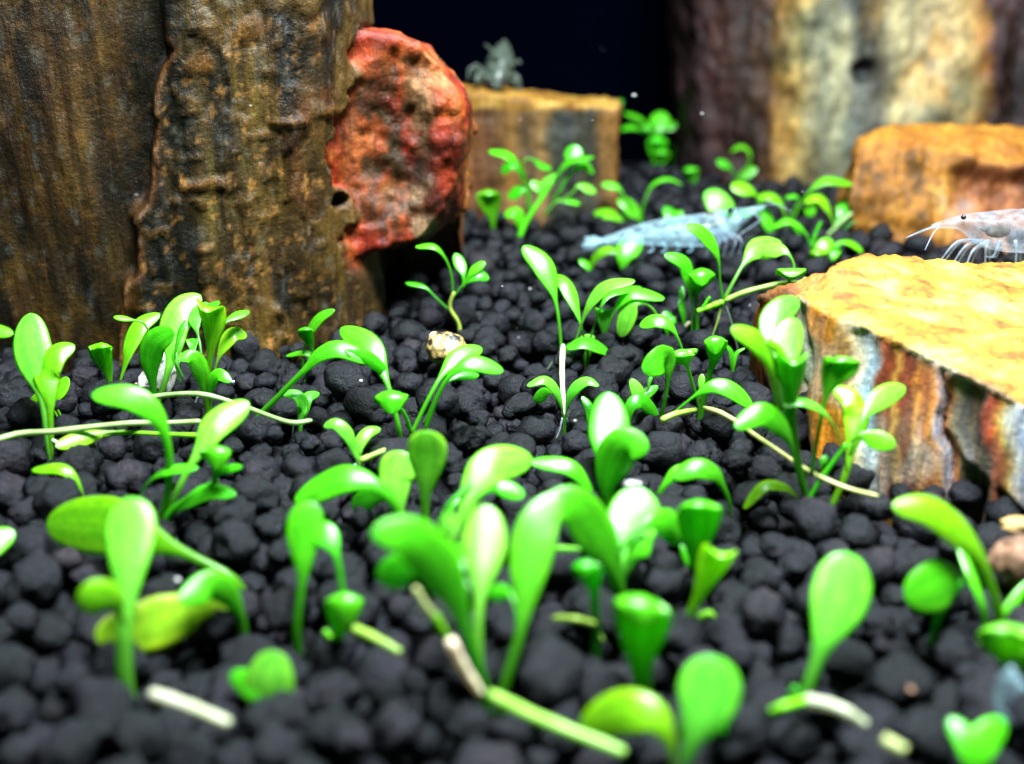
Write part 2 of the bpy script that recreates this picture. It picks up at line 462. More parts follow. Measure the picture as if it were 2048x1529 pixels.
# -- tall brown stone with the red broken branch face
def tall_stone():
    z0, z1 = -0.6, 4.6
    main = [(-9, 10.5), (-5.2, 10.35), (-4.2, 10.4), (-3.0, 10.6), (-1.95, 11.0), (-1.55, 11.5), (-1.45, 13), (-2.2, 15.2), (-9, 15.2)]
    P1 = [(x, y, z0) for x, y in main] + [(x * 0.985 - 0.08, y - 0.30, z1) for x, y in main]
    face = [(700, 62), (765, 66), (828, 86), (884, 132), (918, 200), (914, 300), (902, 385), (872, 445), (835, 482), (770, 500), (715, 505), (640, 480), (640, 90)]
    Yf = 11.25
    P2 = [W(x, y, Yf + 0.0009 * (x - 640)) for x, y in face]
    back = [(640, 80), (760, 70), (870, 95), (925, 150), (962, 245), (955, 330), (945, 420), (850, 480), (640, 480)]
    P2 += [W(x, y, 12.6) for x, y in back]
    P3 = [W(x, y, Y) for x, y, Y in [(955, 255, 12.7), (948, 330, 12.6), (940, 505, 13.6), (850, 520, 13.6), (760, 300, 12.6), (700, 80, 12.6), (880, 130, 12.8)]] + [W(x, y, 15) for x, y in [(940, 280), (925, 480), (700, 480), (700, 120)]] + [(-0.65, 14.2, -0.5), (-1.6, 13.6, -0.5), (-1.6, 15, -0.5), (-0.65, 15, -0.5)]
    P4 = [W(x, y, Y) for x, y, Y in [(640, -40, 11.2), (690, -40, 11.4), (702, 60, 11.4), (725, 90, 11.5), (640, 120, 11.2)]] + [W(x, y, 12.6) for x, y in [(640, -40), (695, -40), (720, 70), (640, 100)]]
    me = remesh([P1, P2, P3, P4], 0.036, 2)
    co, no = coords(me); px, py = project(co)
    front = sstep(0.1, -0.4, no[:, 1])
    # zones
    wob = 26 * fbm(np.stack([py * 0.012, py * 0.0 + 3, px * 0.004], 1), 3, 5) + 10 * fbm(np.stack([py * 0.05, px * 0.02, px * 0], 1), 3, 6)
    rl = np.interp(py, [40, 90, 130, 200, 240, 330, 400, 520], [730, 706, 694, 688, 668, 672, 690, 700])
    red = sstep(-14, 12, px - rl + wob * 2.4) * sstep(560, 500, py + wob) * sstep(50, 75, py + wob * .4) * sstep(12.6, 11.9, co[:, 1])
    edge = np.interp(py, [-50, 80, 100, 150, 200, 300, 400, 430, 470, 540, 560, 640, 720], [326, 328, 340, 322, 306, 304, 300, 276, 284, 280, 250, 242, 236])
    slab = sstep(-7, 7, px + wob * 0.35 - edge) * (1 - red) * sstep(12.4, 11.9, co[:, 1])
    slab = slab * (1 - .45 * sstep(560, 690, px))
    slab2 = sstep(-8, 8, px + wob * .5 - np.interp(py, [-50, 250, 300, 500, 700], [600, 600, 560, 540, 560])) * sstep(200, 240, py + wob * .4) * (1 - red)
    d = 0.075 * fbm(SX(co, 2.1, 0.35), 4, 1) + 0.045 * fbm(SX(co, 7, 0.9), 4, 2) * (.4 + .6 * slab) + 0.018 * fbm(SX(co, 17, 3.0), 3, 3)
    d = d + 0.24 * slab - 0.03 * slab2 - .10 * (1 - slab) * (1 - red)
    ft = fbm(SX(co, 1.5, .22, 12), 3, 17) * 4.5; fq = np.floor(ft) + sstep(.80, 1.0, ft - np.floor(ft)); d = d + .05 * fq * front * sstep(200, 330, px) / 2
    ft2 = fbm(SX(co, 1.6, .9, 44), 3, 18) * 4; fq2 = np.floor(ft2) + sstep(.85, 1.0, ft2 - np.floor(ft2)); d = d + .014 * fq2 * front * slab
    rough_red = 0.10 * fbm(co * 1.8, 4, 9, .55) + 0.05 * fbm(co * 6.0, 4, 10, .6)
    d = d * (1 - red) + red * rough_red
    # broken flakes that stand proud, each with a sharp lower lip
    fl = np.zeros(len(co)); jag = fbm(co * 7, 3, 12, .6); wz2 = 7 * fbm(co * 4 + 3, 3, 13)
    chip = sstep(.22, .30, fbm(SX(co, 4.5, 3.2, 3), 4, 14, .6)) * slab * (1 - red) * front; d = d + .016 * chip
    chip2 = sstep(.30, .36, fbm(SX(co, 9, 7, 8), 3, 15, .6)) * slab * (1 - red) * front; d = d + .016 * chip2
    for (fx, fy, ax, ay, hh) in [(408, 358, 46, 15, .07), (562, 236, 42, 12, .06), (490, 55, 26, 30, .06), (645, 222, 34, 12, .06), (281, 430, 17, 30, .06), (262, 585, 24, 46, .06), (395, 120, 26, 30, .05), (520, 262, 14, 6, .04), (455, 225, 10, 5, .04), (395, 235, 12, 5, .04)]:
        q = ((px - fx + wob * .5) / ax) ** 2 + ((py - fy + wz2) / ay) ** 2 + .5 * jag
        mk = sstep(1.25, 0.75, q) * sstep(fy + ay * 0.9, fy + ay * 0.45, py + wz2) * front
        fl = np.maximum(fl, mk); d = d + .34 * hh * mk
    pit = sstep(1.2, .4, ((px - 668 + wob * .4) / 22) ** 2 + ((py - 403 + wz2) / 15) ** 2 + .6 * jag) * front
    d = d - 0.22 * pit
    bowl = sstep(1.3, .2, ((px - 790) / 75) ** 2 + ((py - 300) / 130) ** 2) * red; d = d - 0.12 * bowl
    # colours
    st = fbm(SX(co, 5.5, 0.35), 5, 21, .6); pt = fbm(SX(co, 1.5, 0.8, 9), 4, 22); sp = fbm(co * 8, 3, 23, .6)
    c = pick(st * (1.0 + 1.0 * slab) + pt * 1.2, [(-1.0, lin(48, 48, 40)), (-.45, lin(70, 62, 42)), (-.1, lin(100, 78, 42)), (.25, lin(132, 96, 46)), (.6, lin(150, 118, 68)), (1, lin(166, 140, 92))])
    green = sstep(.12, .5, fbm(SX(co, 1.0, 0.35, 31), 3, 24)); c = blend(c, c * np.array([.80, .98, .62]), green * .8)
    blue = sstep(.25, .6, fbm(SX(co, 2.6, 0.3, 55), 3, 29)); c = blend(c, np.array(lin(92, 96, 96)), blue * .3)
    c = blend(c, np.array(lin(164, 112, 60)), sstep(.34, .62, sp + .25 * st) * .55)
    rim = np.exp(-((px + wob * .35 - edge - 8) / 9.0) ** 2) * (py > 70); c = blend(c, np.array(lin(196, 130, 84)), rim * .9)
    c = blend(c, np.array(lin(190, 132, 66)), fl * .75); c = blend(c, np.array(lin(176, 136, 84)), np.maximum(chip * .35, chip2 * .7))
    low = sstep(-.15, .2, fbm(SX(co, 2.0, 1.0, 77), 3, 30)) * sstep(540, 640, px) * sstep(440, 360, py) * sstep(150, 220, py); c = blend(c, np.array(lin(196, 84, 44)), low * .85 * (1 - red))
    n1 = fbm(co * 2.2 + 5, 4, 41, .6); n2 = fbm(co * np.array([3.5, 3.5, 1.6]) + 9, 4, 42, .6); n3 = fbm(co * 7 + 2, 3, 43, .6)
    rc = pick(n1 + .35 * n3, [(-.6, lin(90, 34, 26)), (-.2, lin(170, 60, 34)), (.05, lin(196, 90, 50)), (.3, lin(206, 112, 46)), (.6, lin(214, 160, 110))])
    inner = sstep(1.35, .7, ((px - 780) / 92) ** 2 + ((py - 290) / 178) ** 2)
    rc = blend(rc, pick(n2, [(-.5, lin(34, 40, 30)), (0, lin(76, 80, 52)), (.14, lin(186, 104, 46)), (.4, lin(206, 150, 104)), (.7, lin(190, 84, 40))]), inner * .85 * sstep(-.35, .2, n2 + .2 - .25 * n1))
    pale = np.exp(-((px - 842 - wob * .5) / 26.0) ** 2) * sstep(110, 190, py) * sstep(450, 400, py); rc = blend(rc, np.array(lin(206, 200, 178)), pale * sstep(-.2, .3, n2 + n3 * .4) * .8)
    pale2 = sstep(1.2, .5, ((px - 850) / 30) ** 2 + ((py - 455) / 30) ** 2); rc = blend(rc, np.array(lin(196, 200, 196)), pale2 * .8)
    c = blend(c * c.mean(1)[:, None] ** .35 * np.array([.30, .262, .12]), rc * (1 - .55 * sstep(.0, .35, fbm(co * 3.1 + 7, 4, 45, .6)))[:, None] * np.array([.50, .32, .19]), red)
    fk = sstep(.30, .42, fbm(co * np.array([11, 11, 7]), 3, 35, .65)) * (.25 + .75 * slab) * (1 - red); c = blend(c, np.array(lin(150, 104, 50)), fk * .55)
    fk2 = sstep(.32, .42, fbm(co * np.array([14, 14, 5]) + 4, 3, 36, .65)) * (1 - red); c = blend(c, np.array(lin(100, 104, 96)), fk2 * .22)
    dk = sstep(.0, .4, fbm(SX(co, 1.1, .25, 66), 3, 37)); c = c * (1 - .35 * dk[:, None] * (1 - red[:, None]))
    mt = fbm(co * np.array([2.6, 2.6, 1.3]) + 21, 5, 38, .65); c = c * (1 + .9 * mt * (1 - red))[:, None]
    gold = sstep(-.05, .35, fbm(co * np.array([1.6, 1.6, .8]) + 31, 4, 39, .6)) * (1 - red); c = blend(c, np.array(lin(98, 72, 22)), gold * .5)
    side = sstep(900, 925, px) * sstep(12.0, 12.5, co[:, 1]); c = blend(c, pick(n2, [(-.4, lin(70, 36, 20)), (.1, lin(150, 84, 34)), (.5, lin(206, 150, 74))]), side)
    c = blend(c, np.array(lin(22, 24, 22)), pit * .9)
    finish('tall_stone', me, co + no * d[:, None], c, M_ROCKD, 'tall dark brown grooved stone with a red and white broken knob on its side')
tall_stone()

# -- bright yellow-topped stone, near, on the right
def near_stone():
    T = [(1598, 588, 8.35), (1640, 612, 8.1), (1700, 642, 7.9), (1750, 662, 7.8), (1850, 696, 7.6), (1950, 748, 7.32), (2060, 818, 7.0), (2400, 985, 6.35)]
    P1 = [W(*t) for t in T] + [W(*t) for t in [(1668, 538, 8.75), (1720, 515, 9.0), (1850, 520, 9.15), (2060, 545, 9.3), (2400, 560, 9.6)]]
    base = [(2.40, 7.95, -0.5), (2.66, 7.6, -.5), (3.1, 7.3, -0.5), (3.6, 7.05, -0.5), (4.05, 6.68, -0.5), (6.0, 6.0, -.5), (6.6, 10, -.5), (3.2, 9.7, -.5), (2.55, 8.4, -.5)]
    P1 += base + [(3.9, 10.6, .76), (5.0, 10.7, .76), (7.0, 10.7, .76), (3.8, 10.9, -.5), (7.0, 10.9, -.5)]
    P2 = [W(*t) for t in [(1498, 640, 9.7), (1512, 604, 9.6), (1560, 578, 9.5), (1640, 552, 9.4), (1512, 700, 9.6), (1610, 606, 9.2)]] + [(2.36, 9.7, -.4), (2.65, 9.1, -.4), (3.4, 9.0, -.4), (3.2, 10.2, -.4), (2.45, 10.2, -.4)] + [W(1560, 577, 10.2), W(1700, 549, 10.2)]
    P3 = [W(*t) for t in [(1655, 560, 8.75), (1672, 530, 8.8), (1720, 512, 9.0), (1760, 540, 8.8), (1700, 575, 8.6)]] + [(2.9, 9.2, .2), (3.4, 9.3, .2), (3.2, 8.7, .2)]
    me = remesh([P1, P2, P3], 0.032, 1)
    co, no = coords(me); px, py = project(co)
    up = sstep(.45, .75, no[:, 2]); fr = 1 - up
    w = fbm(SX(co, 2.2, .5), 4, 61)
    d = (0.07 * w + 0.05 * fbm(SX(co, 6, .6), 4, 62) + 0.018 * fbm(SX(co, 18, 1.5), 3, 63)) * fr + up * (0.07 * fbm(co * 2.2, 4, 64) + 0.04 * fbm(co * np.array([9, 5, 9]), 4, 65, .6))
    wob = 16 * fbm(np.stack([py * .014, px * .003, px * 0], 1), 3, 66)
    cav = sstep(1.2, .7, ((px + wob - 1925) / 42) ** 2 + ((py - 835) / 85) ** 2) * fr; d = d - .06 * cav
    und = sstep(0, 16, (py - 880) - (px - 1890) * 0.95 + wob) * sstep(1880, 1895, px + wob) * sstep(1975, 1955, px + wob) * fr; d = d - .12 * und
    und2 = sstep(0, 16, (py - 965) - (px - 1985) * 0.9 + wob) * sstep(1985, 1998, px + wob) * fr; d = d - .10 * und2
    ledge = sstep(1698, 1706, px + wob) * sstep(1752, 1746, px + wob) * sstep(658, 664, py) * fr; d = d - .025 * ledge
    crack = np.exp(-((px + wob - 1886) / 5.0) ** 2) * sstep(690, 760, py) * fr; d = d - .07 * crack
    crack2 = np.exp(-((px + wob - 1610) / 6.0) ** 2) * sstep(590, 640, py) * fr; d = d - .06 * crack2
    # colours: bands down the broken front, the cavity's shade painted in as dark ones
    t = px + wob * 1.2 + 10 * w
    band = pick(t, [(1480, lin(150, 96, 24)), (1590, lin(150, 100, 34)), (1604, lin(150, 152, 140)), (1618, lin(96, 92, 76)), (1632, lin(186, 122, 50)), (1660, lin(156, 106, 50)), (1690, lin(168, 126, 70)), (1702, lin(190, 172, 138)), (1716, lin(206, 206, 196)), (1728, lin(176, 194, 214)), (1742, lin(150, 156, 166)), (1752, lin(120, 66, 30)), (1772, lin(104, 52, 24)), (1784, lin(176, 138, 92)), (1798, lin(106, 54, 26)), (1820, lin(112, 60, 28)), (1832, lin(170, 118, 64)), (1850, lin(128, 74, 34)), (1868, lin(184, 128, 62)), (1880, lin(150, 160, 176)), (1890, lin(180, 110, 50)), (1905, lin(150, 140, 118)), (1922, lin(84, 84, 86)), (1945, lin(92, 82, 66)), (1962, lin(70, 62, 60)), (1972, lin(150, 72, 40)), (1990, lin(176, 92, 50)), (2004, lin(224, 176, 110)), (2022, lin(226, 220, 206)), (2040, lin(150, 162, 182)), (2080, lin(200, 204, 206))])
    st = fbm(SX(co, 9, .5), 4, 71, .6); gr = fbm(co * 13, 3, 72, .6)
    band = band * 1.25 * (1 + .5 * st[:, None] + .4 * gr[:, None])
    mb = band.mean(1)[:, None]; band = np.clip(mb + (band - mb) * 1.35, .01, .9)
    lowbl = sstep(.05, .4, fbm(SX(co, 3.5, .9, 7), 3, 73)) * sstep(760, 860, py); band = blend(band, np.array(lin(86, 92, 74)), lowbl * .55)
    wh = sstep(.2, .45, fbm(SX(co, 2.4, 1.3, 17), 3, 74)); band = blend(band, np.array(lin(206, 200, 182)), wh * .45)
    n1 = fbm(co * np.array([1.6, 3.2, 1.6]) + 3, 4, 75, .6); n2 = fbm(co * np.array([5, 11, 5]), 4, 76, .6)
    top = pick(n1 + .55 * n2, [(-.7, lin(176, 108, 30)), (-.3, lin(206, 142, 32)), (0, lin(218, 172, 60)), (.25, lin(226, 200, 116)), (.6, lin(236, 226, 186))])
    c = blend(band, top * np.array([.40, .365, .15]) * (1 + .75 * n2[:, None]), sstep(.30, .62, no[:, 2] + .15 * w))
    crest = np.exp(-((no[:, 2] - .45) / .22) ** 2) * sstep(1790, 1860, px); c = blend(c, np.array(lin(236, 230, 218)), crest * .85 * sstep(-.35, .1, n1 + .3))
    rust = sstep(.1, .4, fbm(SX(co, 2.6, 1.1, 27), 3, 77)) * fr; c = blend(c, c * np.array([1.0, .62, .38]), rust * .6)
    knob = sstep(1712, 1690, px) * sstep(600, 580, py) * sstep(540, 550, py + n2 * 20); c = blend(c, np.array(lin(176, 112, 48)), knob * .6)
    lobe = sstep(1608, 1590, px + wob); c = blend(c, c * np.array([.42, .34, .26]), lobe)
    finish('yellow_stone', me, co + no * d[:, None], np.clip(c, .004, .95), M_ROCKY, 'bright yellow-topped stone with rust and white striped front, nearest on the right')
near_stone()

# -- rounded ochre stone behind it
def ochre_stone():
    F = [(1694, 380, 15.7), (1700, 330, 15.8), (1722, 290, 16.0), (1760, 268, 16.2), (1850, 258, 16.5), (1950, 266, 16.6), (2060, 280, 16.6), (2400, 300, 16.7), (1850, 300, 15.8), (2060, 330, 15.5)]
    P1 = [W(*t) for t in F] + [W(x, y, 18.0) for x, y in [(1740, 268), (1850, 252), (2060, 262), (2400, 280)]] + [(5.1, 15.8, -.5), (5.5, 15.2, -.5), (7, 14.6, -.5), (11, 14.6, -.5), (11, 18, -.5), (5.2, 18, -.5)]
    me = remesh([P1], .045, 3)
    co, no = coords(me); px, py = project(co); up = sstep(.5, .8, no[:, 2])
    w = fbm(SX(co, 1.5, .6), 4, 81)
    d = .16 * w + .10 * fbm(SX(co, 4, .8), 4, 82, .6) + .10 * fbm(co * 2.6, 4, 86, .6)
    jg = fbm(co * 1.6, 3, 88); dent = sstep(1.4, .1, ((px - 1985 + 40 * jg) / 90) ** 2 + ((py - 375 + 24 * jg) / 55) ** 2 + .6 * jg); d = d - .22 * dent
    sh = sstep(350, 330, py - (px - 1950) * .1) * sstep(1890, 1910, px); d = d + .1 * sh * (1 - up)
    n = fbm(SX(co, 4.5, .7), 4, 83, .6); n2 = fbm(co * 2.2, 4, 84, .6)
    c = pick(n + .5 * n2, [(-.7, lin(66, 54, 26)), (-.3, lin(116, 82, 26)), (0, lin(166, 112, 28)), (.3, lin(194, 138, 40)), (.6, lin(210, 170, 86))])
    r = sstep(1880, 1960, px + 60 * n2) * sstep(300, 340, py); c = blend(c, pick(n2 + n * .4, [(-.4, lin(58, 30, 20)), (0, lin(140, 76, 38)), (.3, lin(196, 136, 96)), (.6, lin(170, 150, 160))]), r * .85)
    c = blend(c, pick(n2, [(-.4, lin(186, 120, 28)), (.3, lin(214, 156, 46))]), up * .9) * np.array([.52, .45, .36])
    finish('ochre_stone', me, co + no * d[:, None], c, M_ROCKY, 'rounded ochre stone standing behind the yellow-topped stone, white shrimp in front of it')
ochre_stone()

# -- flat-topped block, far, behind the bushy plant
def block_stone():
    F = [(900, 182, 16.9), (1000, 195, 16.9), (1100, 212, 16.9), (1190, 214, 16.9), (1236, 216, 17.0)]
    P = [W(*t) for t in F] + [W(*t) for t in [(900, 172, 19.0), (1060, 182, 19.0), (1130, 192, 18.8), (1205, 194, 18.6), (1232, 206, 18.0)]]
    P += [(-1.05, 17.0, -.5), (1.62, 17.0, -.5), (1.65, 18.2, -.5), (-1.05, 19.2, -.5), (.2, 16.85, -.5)]
    me = remesh([P], .045, 2)
    co, no = coords(me); px, py = project(co); up = sstep(.5, .8, no[:, 2])
    d = .06 * fbm(SX(co, 2.2, .4), 4, 91) + .05 * fbm(SX(co, 6, .7), 4, 92)
    dent = sstep(1.2, .5, ((px - 1045) / 45) ** 2 + ((py - 290) / 60) ** 2); d = d - .02 * dent + .09 * fbm(co * 2.0, 4, 95, .6)
    n = fbm(SX(co, 4.0, .35), 4, 93, .6); n2 = fbm(co * 2.5, 4, 94, .6)
    t = px + 14 * n2
    c = pick(t, [(930, lin(150, 96, 36)), (985, lin(96, 62, 24)), (1020, lin(150, 112, 46)), (1060, lin(84, 68, 36)), (1085, lin(160, 128, 70)), (1105, lin(66, 70, 56)), (1140, lin(42, 52, 50)), (1165, lin(66, 66, 44)), (1185, lin(46, 52, 44)), (1205, lin(120, 90, 42)), (1236, lin(150, 108, 40))]) * (1 + .5 * n[:, None])
    c = blend(c, pick(n2 + .3 * n, [(-.4, lin(150, 102, 26)), (0, lin(196, 152, 50)), (.4, lin(222, 184, 84))]), np.maximum(up, sstep(226, 212, py + 10 * n2)))
    finish('flat_stone', me, co + no * d[:, None], np.clip(c * np.array([.44, .38, .34]), .004, .9), M_ROCKY, 'flat-topped ochre block stone at the back, small olive shrimp sitting on it')
block_stone()

# -- tall pale stone at the back right
def back_stone():
    z1 = 5.6
    pl = [(3.25, 21.6), (3.45, 20.6), (4.6, 20.0), (5.2, 19.6), (7.0, 19.4), (9.2, 19.5), (11, 19.8), (11, 23.6), (4.5, 23.6), (3.3, 23)]
    P1 = [(x, y, -.6) for x, y in pl] + [(x - .25, y + .3, z1) for x, y in pl]
    P2 = [(8.35, 18.9, -.6), (8.35, 18.9, 2.6), (8.8, 18.6, -.6), (8.9, 18.8, 3.1), (12, 18.4, 3.2), (12, 18.4, -.6), (12, 20.5, 3.4), (8.6, 20.5, 3.4), (8.6, 20.5, -.6), (12, 20.5, -.6)]
    me = remesh([P1, P2], .07, 2)
    co, no = coords(me); px, py = project(co)
    d = .22 * fbm(SX(co, .9, .5), 4, 101) + .16 * fbm(SX(co, 2.6, .9), 4, 102, .6) + .12 * fbm(co * 2.2, 4, 109, .6)
    jg = fbm(co * 2.2, 3, 111); hole = sstep(1.3, .3, ((px - 1738 + 22 * jg) / 36) ** 2 + ((py - 152 + 16 * jg) / 30) ** 2 + .7 * jg); d = d - .3 * hole
    groove = np.exp(-((px - 1735) / 22.0) ** 2) * sstep(180, 130, py); d = d - .2 * groove
    n = fbm(SX(co, 1.9, .3), 4, 103, .6); n2 = fbm(co * 1.2, 4, 104, .6); n3 = fbm(co * 3.2, 3, 105, .6)
    t = px + 26 * n2 + 14 * n
    c = pick(t, [(1390, lin(46, 22, 24)), (1440, lin(58, 30, 24)), (1500, lin(52, 32, 20)), (1540, lin(84, 52, 24)), (1572, lin(160, 120, 50)), (1600, lin(186, 160, 96)), (1640, lin(150, 150, 120)), (1680, lin(176, 170, 130)), (1710, lin(112, 114, 104)), (1745, lin(92, 88, 76)), (1790, lin(190, 176, 128)), (1860, lin(206, 186, 142)), (1940, lin(196, 166, 104)), (1968, lin(176, 122, 60)), (1985, lin(66, 38, 34)), (2060, lin(48, 30, 34))])
    c = c * (1 + .45 * n[:, None] + .75 * n3[:, None])
    gy = sstep(.0, .3, fbm(co * np.array([1.5, 1.5, .8]), 4, 107, .6)); c = blend(c, c * np.array([.50, .60, .68]), gy * .9)
    oc = sstep(.1, .35, fbm(co * np.array([1.8, 1.8, 1.1]) + 9, 4, 108, .6)); c = blend(c, c * np.array([1.0, .72, .36]), oc * .7)
    c = blend(c, np.array(lin(30, 32, 34)), hole * .9) * .55
    finish('pale_stone', me, co + no * d[:, None], np.clip(c, .004, .9), M_ROCKP, 'tall pale tan and maroon stone at the far right against the black backdrop')
back_stone()

# ------------------------------------------------------------------ carpet plants
def parse(s):
    out = []
    for t in s.split():
        v = [float(x) for x in t.split(',')]
        out.append((v[0], v[1], v[2] if len(v) > 2 else 0.0))
    return out
def spline(P, n):
    P = np.asarray(P, float)
    if len(P) == 2: P = np.stack([P[0], P[0] * .5 + P[1] * .5, P[1]])
    Q = np.concatenate([[2 * P[0] - P[1]], P, [2 * P[-1] - P[-2]]])
    seg = []
    for i in range(1, len(Q) - 2):
        p0, p1, p2, p3 = Q[i - 1], Q[i], Q[i + 1], Q[i + 2]
        for t in np.linspace(0, 1, 14, endpoint=False):
            seg.append(.5 * (2 * p1 + (p2 - p0) * t + (2 * p0 - 5 * p1 + 4 * p2 - p3) * t * t + (3 * p1 - p0 - 3 * p2 + p3) * t ** 3))
    seg.append(Q[-2]); S = np.array(seg)
    L = np.concatenate([[0], np.cumsum(np.linalg.norm(np.diff(S, axis=0), axis=1))])
    # finer rings towards the tip, so that blades end round
    t = np.linspace(0, 1, n); t = 1 - (1 - t) ** 1.35
    return np.stack([np.interp(t * L[-1], L, S[:, k]) for k in range(3)], 1), t
def sweep(S, wv, nv, w, th, cup, nseg=12):
    a = np.linspace(0, 2 * np.pi, nseg, endpoint=False)
    ca, sa = np.cos(a), np.sin(a)
    V = []
    for i in range(len(S)):
        b = sa * th[i] / 2 - cup[i] * w[i] * ca ** 2
        V.append(S[i] + np.outer(ca * w[i] / 2, wv[i]) + np.outer(b, nv[i]))
    V = np.concatenate(V); F = []
    n = len(S); j = np.arange(nseg); j2 = (j + 1) % nseg
    for i in range(n - 1):
        F.append(np.stack([i * nseg + j, i * nseg + j2, (i + 1) * nseg + j2, (i + 1) * nseg + j], 1))
    # end caps: a centre point repeated as quads
    V = np.concatenate([V, [S[0]], [S[-1]]]); c0 = n * nseg; c1 = c0 + 1
    F = np.concatenate(F)
    q = np.arange(0, nseg, 2)
    F = np.concatenate([F, np.stack([np.full(len(q), c0), (q + 2) % nseg, q + 1, q], 1), np.stack([np.full(len(q), c1), (n - 1) * nseg + q, (n - 1) * nseg + q + 1, (n - 1) * nseg + (q + 2) % nseg], 1)])
    return V, F
FWD = np.array([0, CP, -SP]); UPV = np.array([0, SP, CP]); RT = np.array([1.0, 0, 0])
COLS = {'g': (0.095, 0.59, 0.012), 'y': (0.20, 0.62, 0.010), 'Y': (0.30, 0.64, 0.020), 'p': (0.17, 0.63, 0.050), 'd': (0.055, 0.46, 0.007), 'w': (0.42, 0.50, 0.20), 'W': (0.60, 0.58, 0.44), 'o': (0.34, 0.50, 0.08), 'r': (0.15, 0.22, 0.15), 'b': (0.55, 0.64, 0.72)}
def jitter(c, r):
    k = 1 + (r.random() - .5) * .3
    return (c[0] * k * (1 + (r.random() - .5) * .5), c[1] * k, c[2] * k, 1)

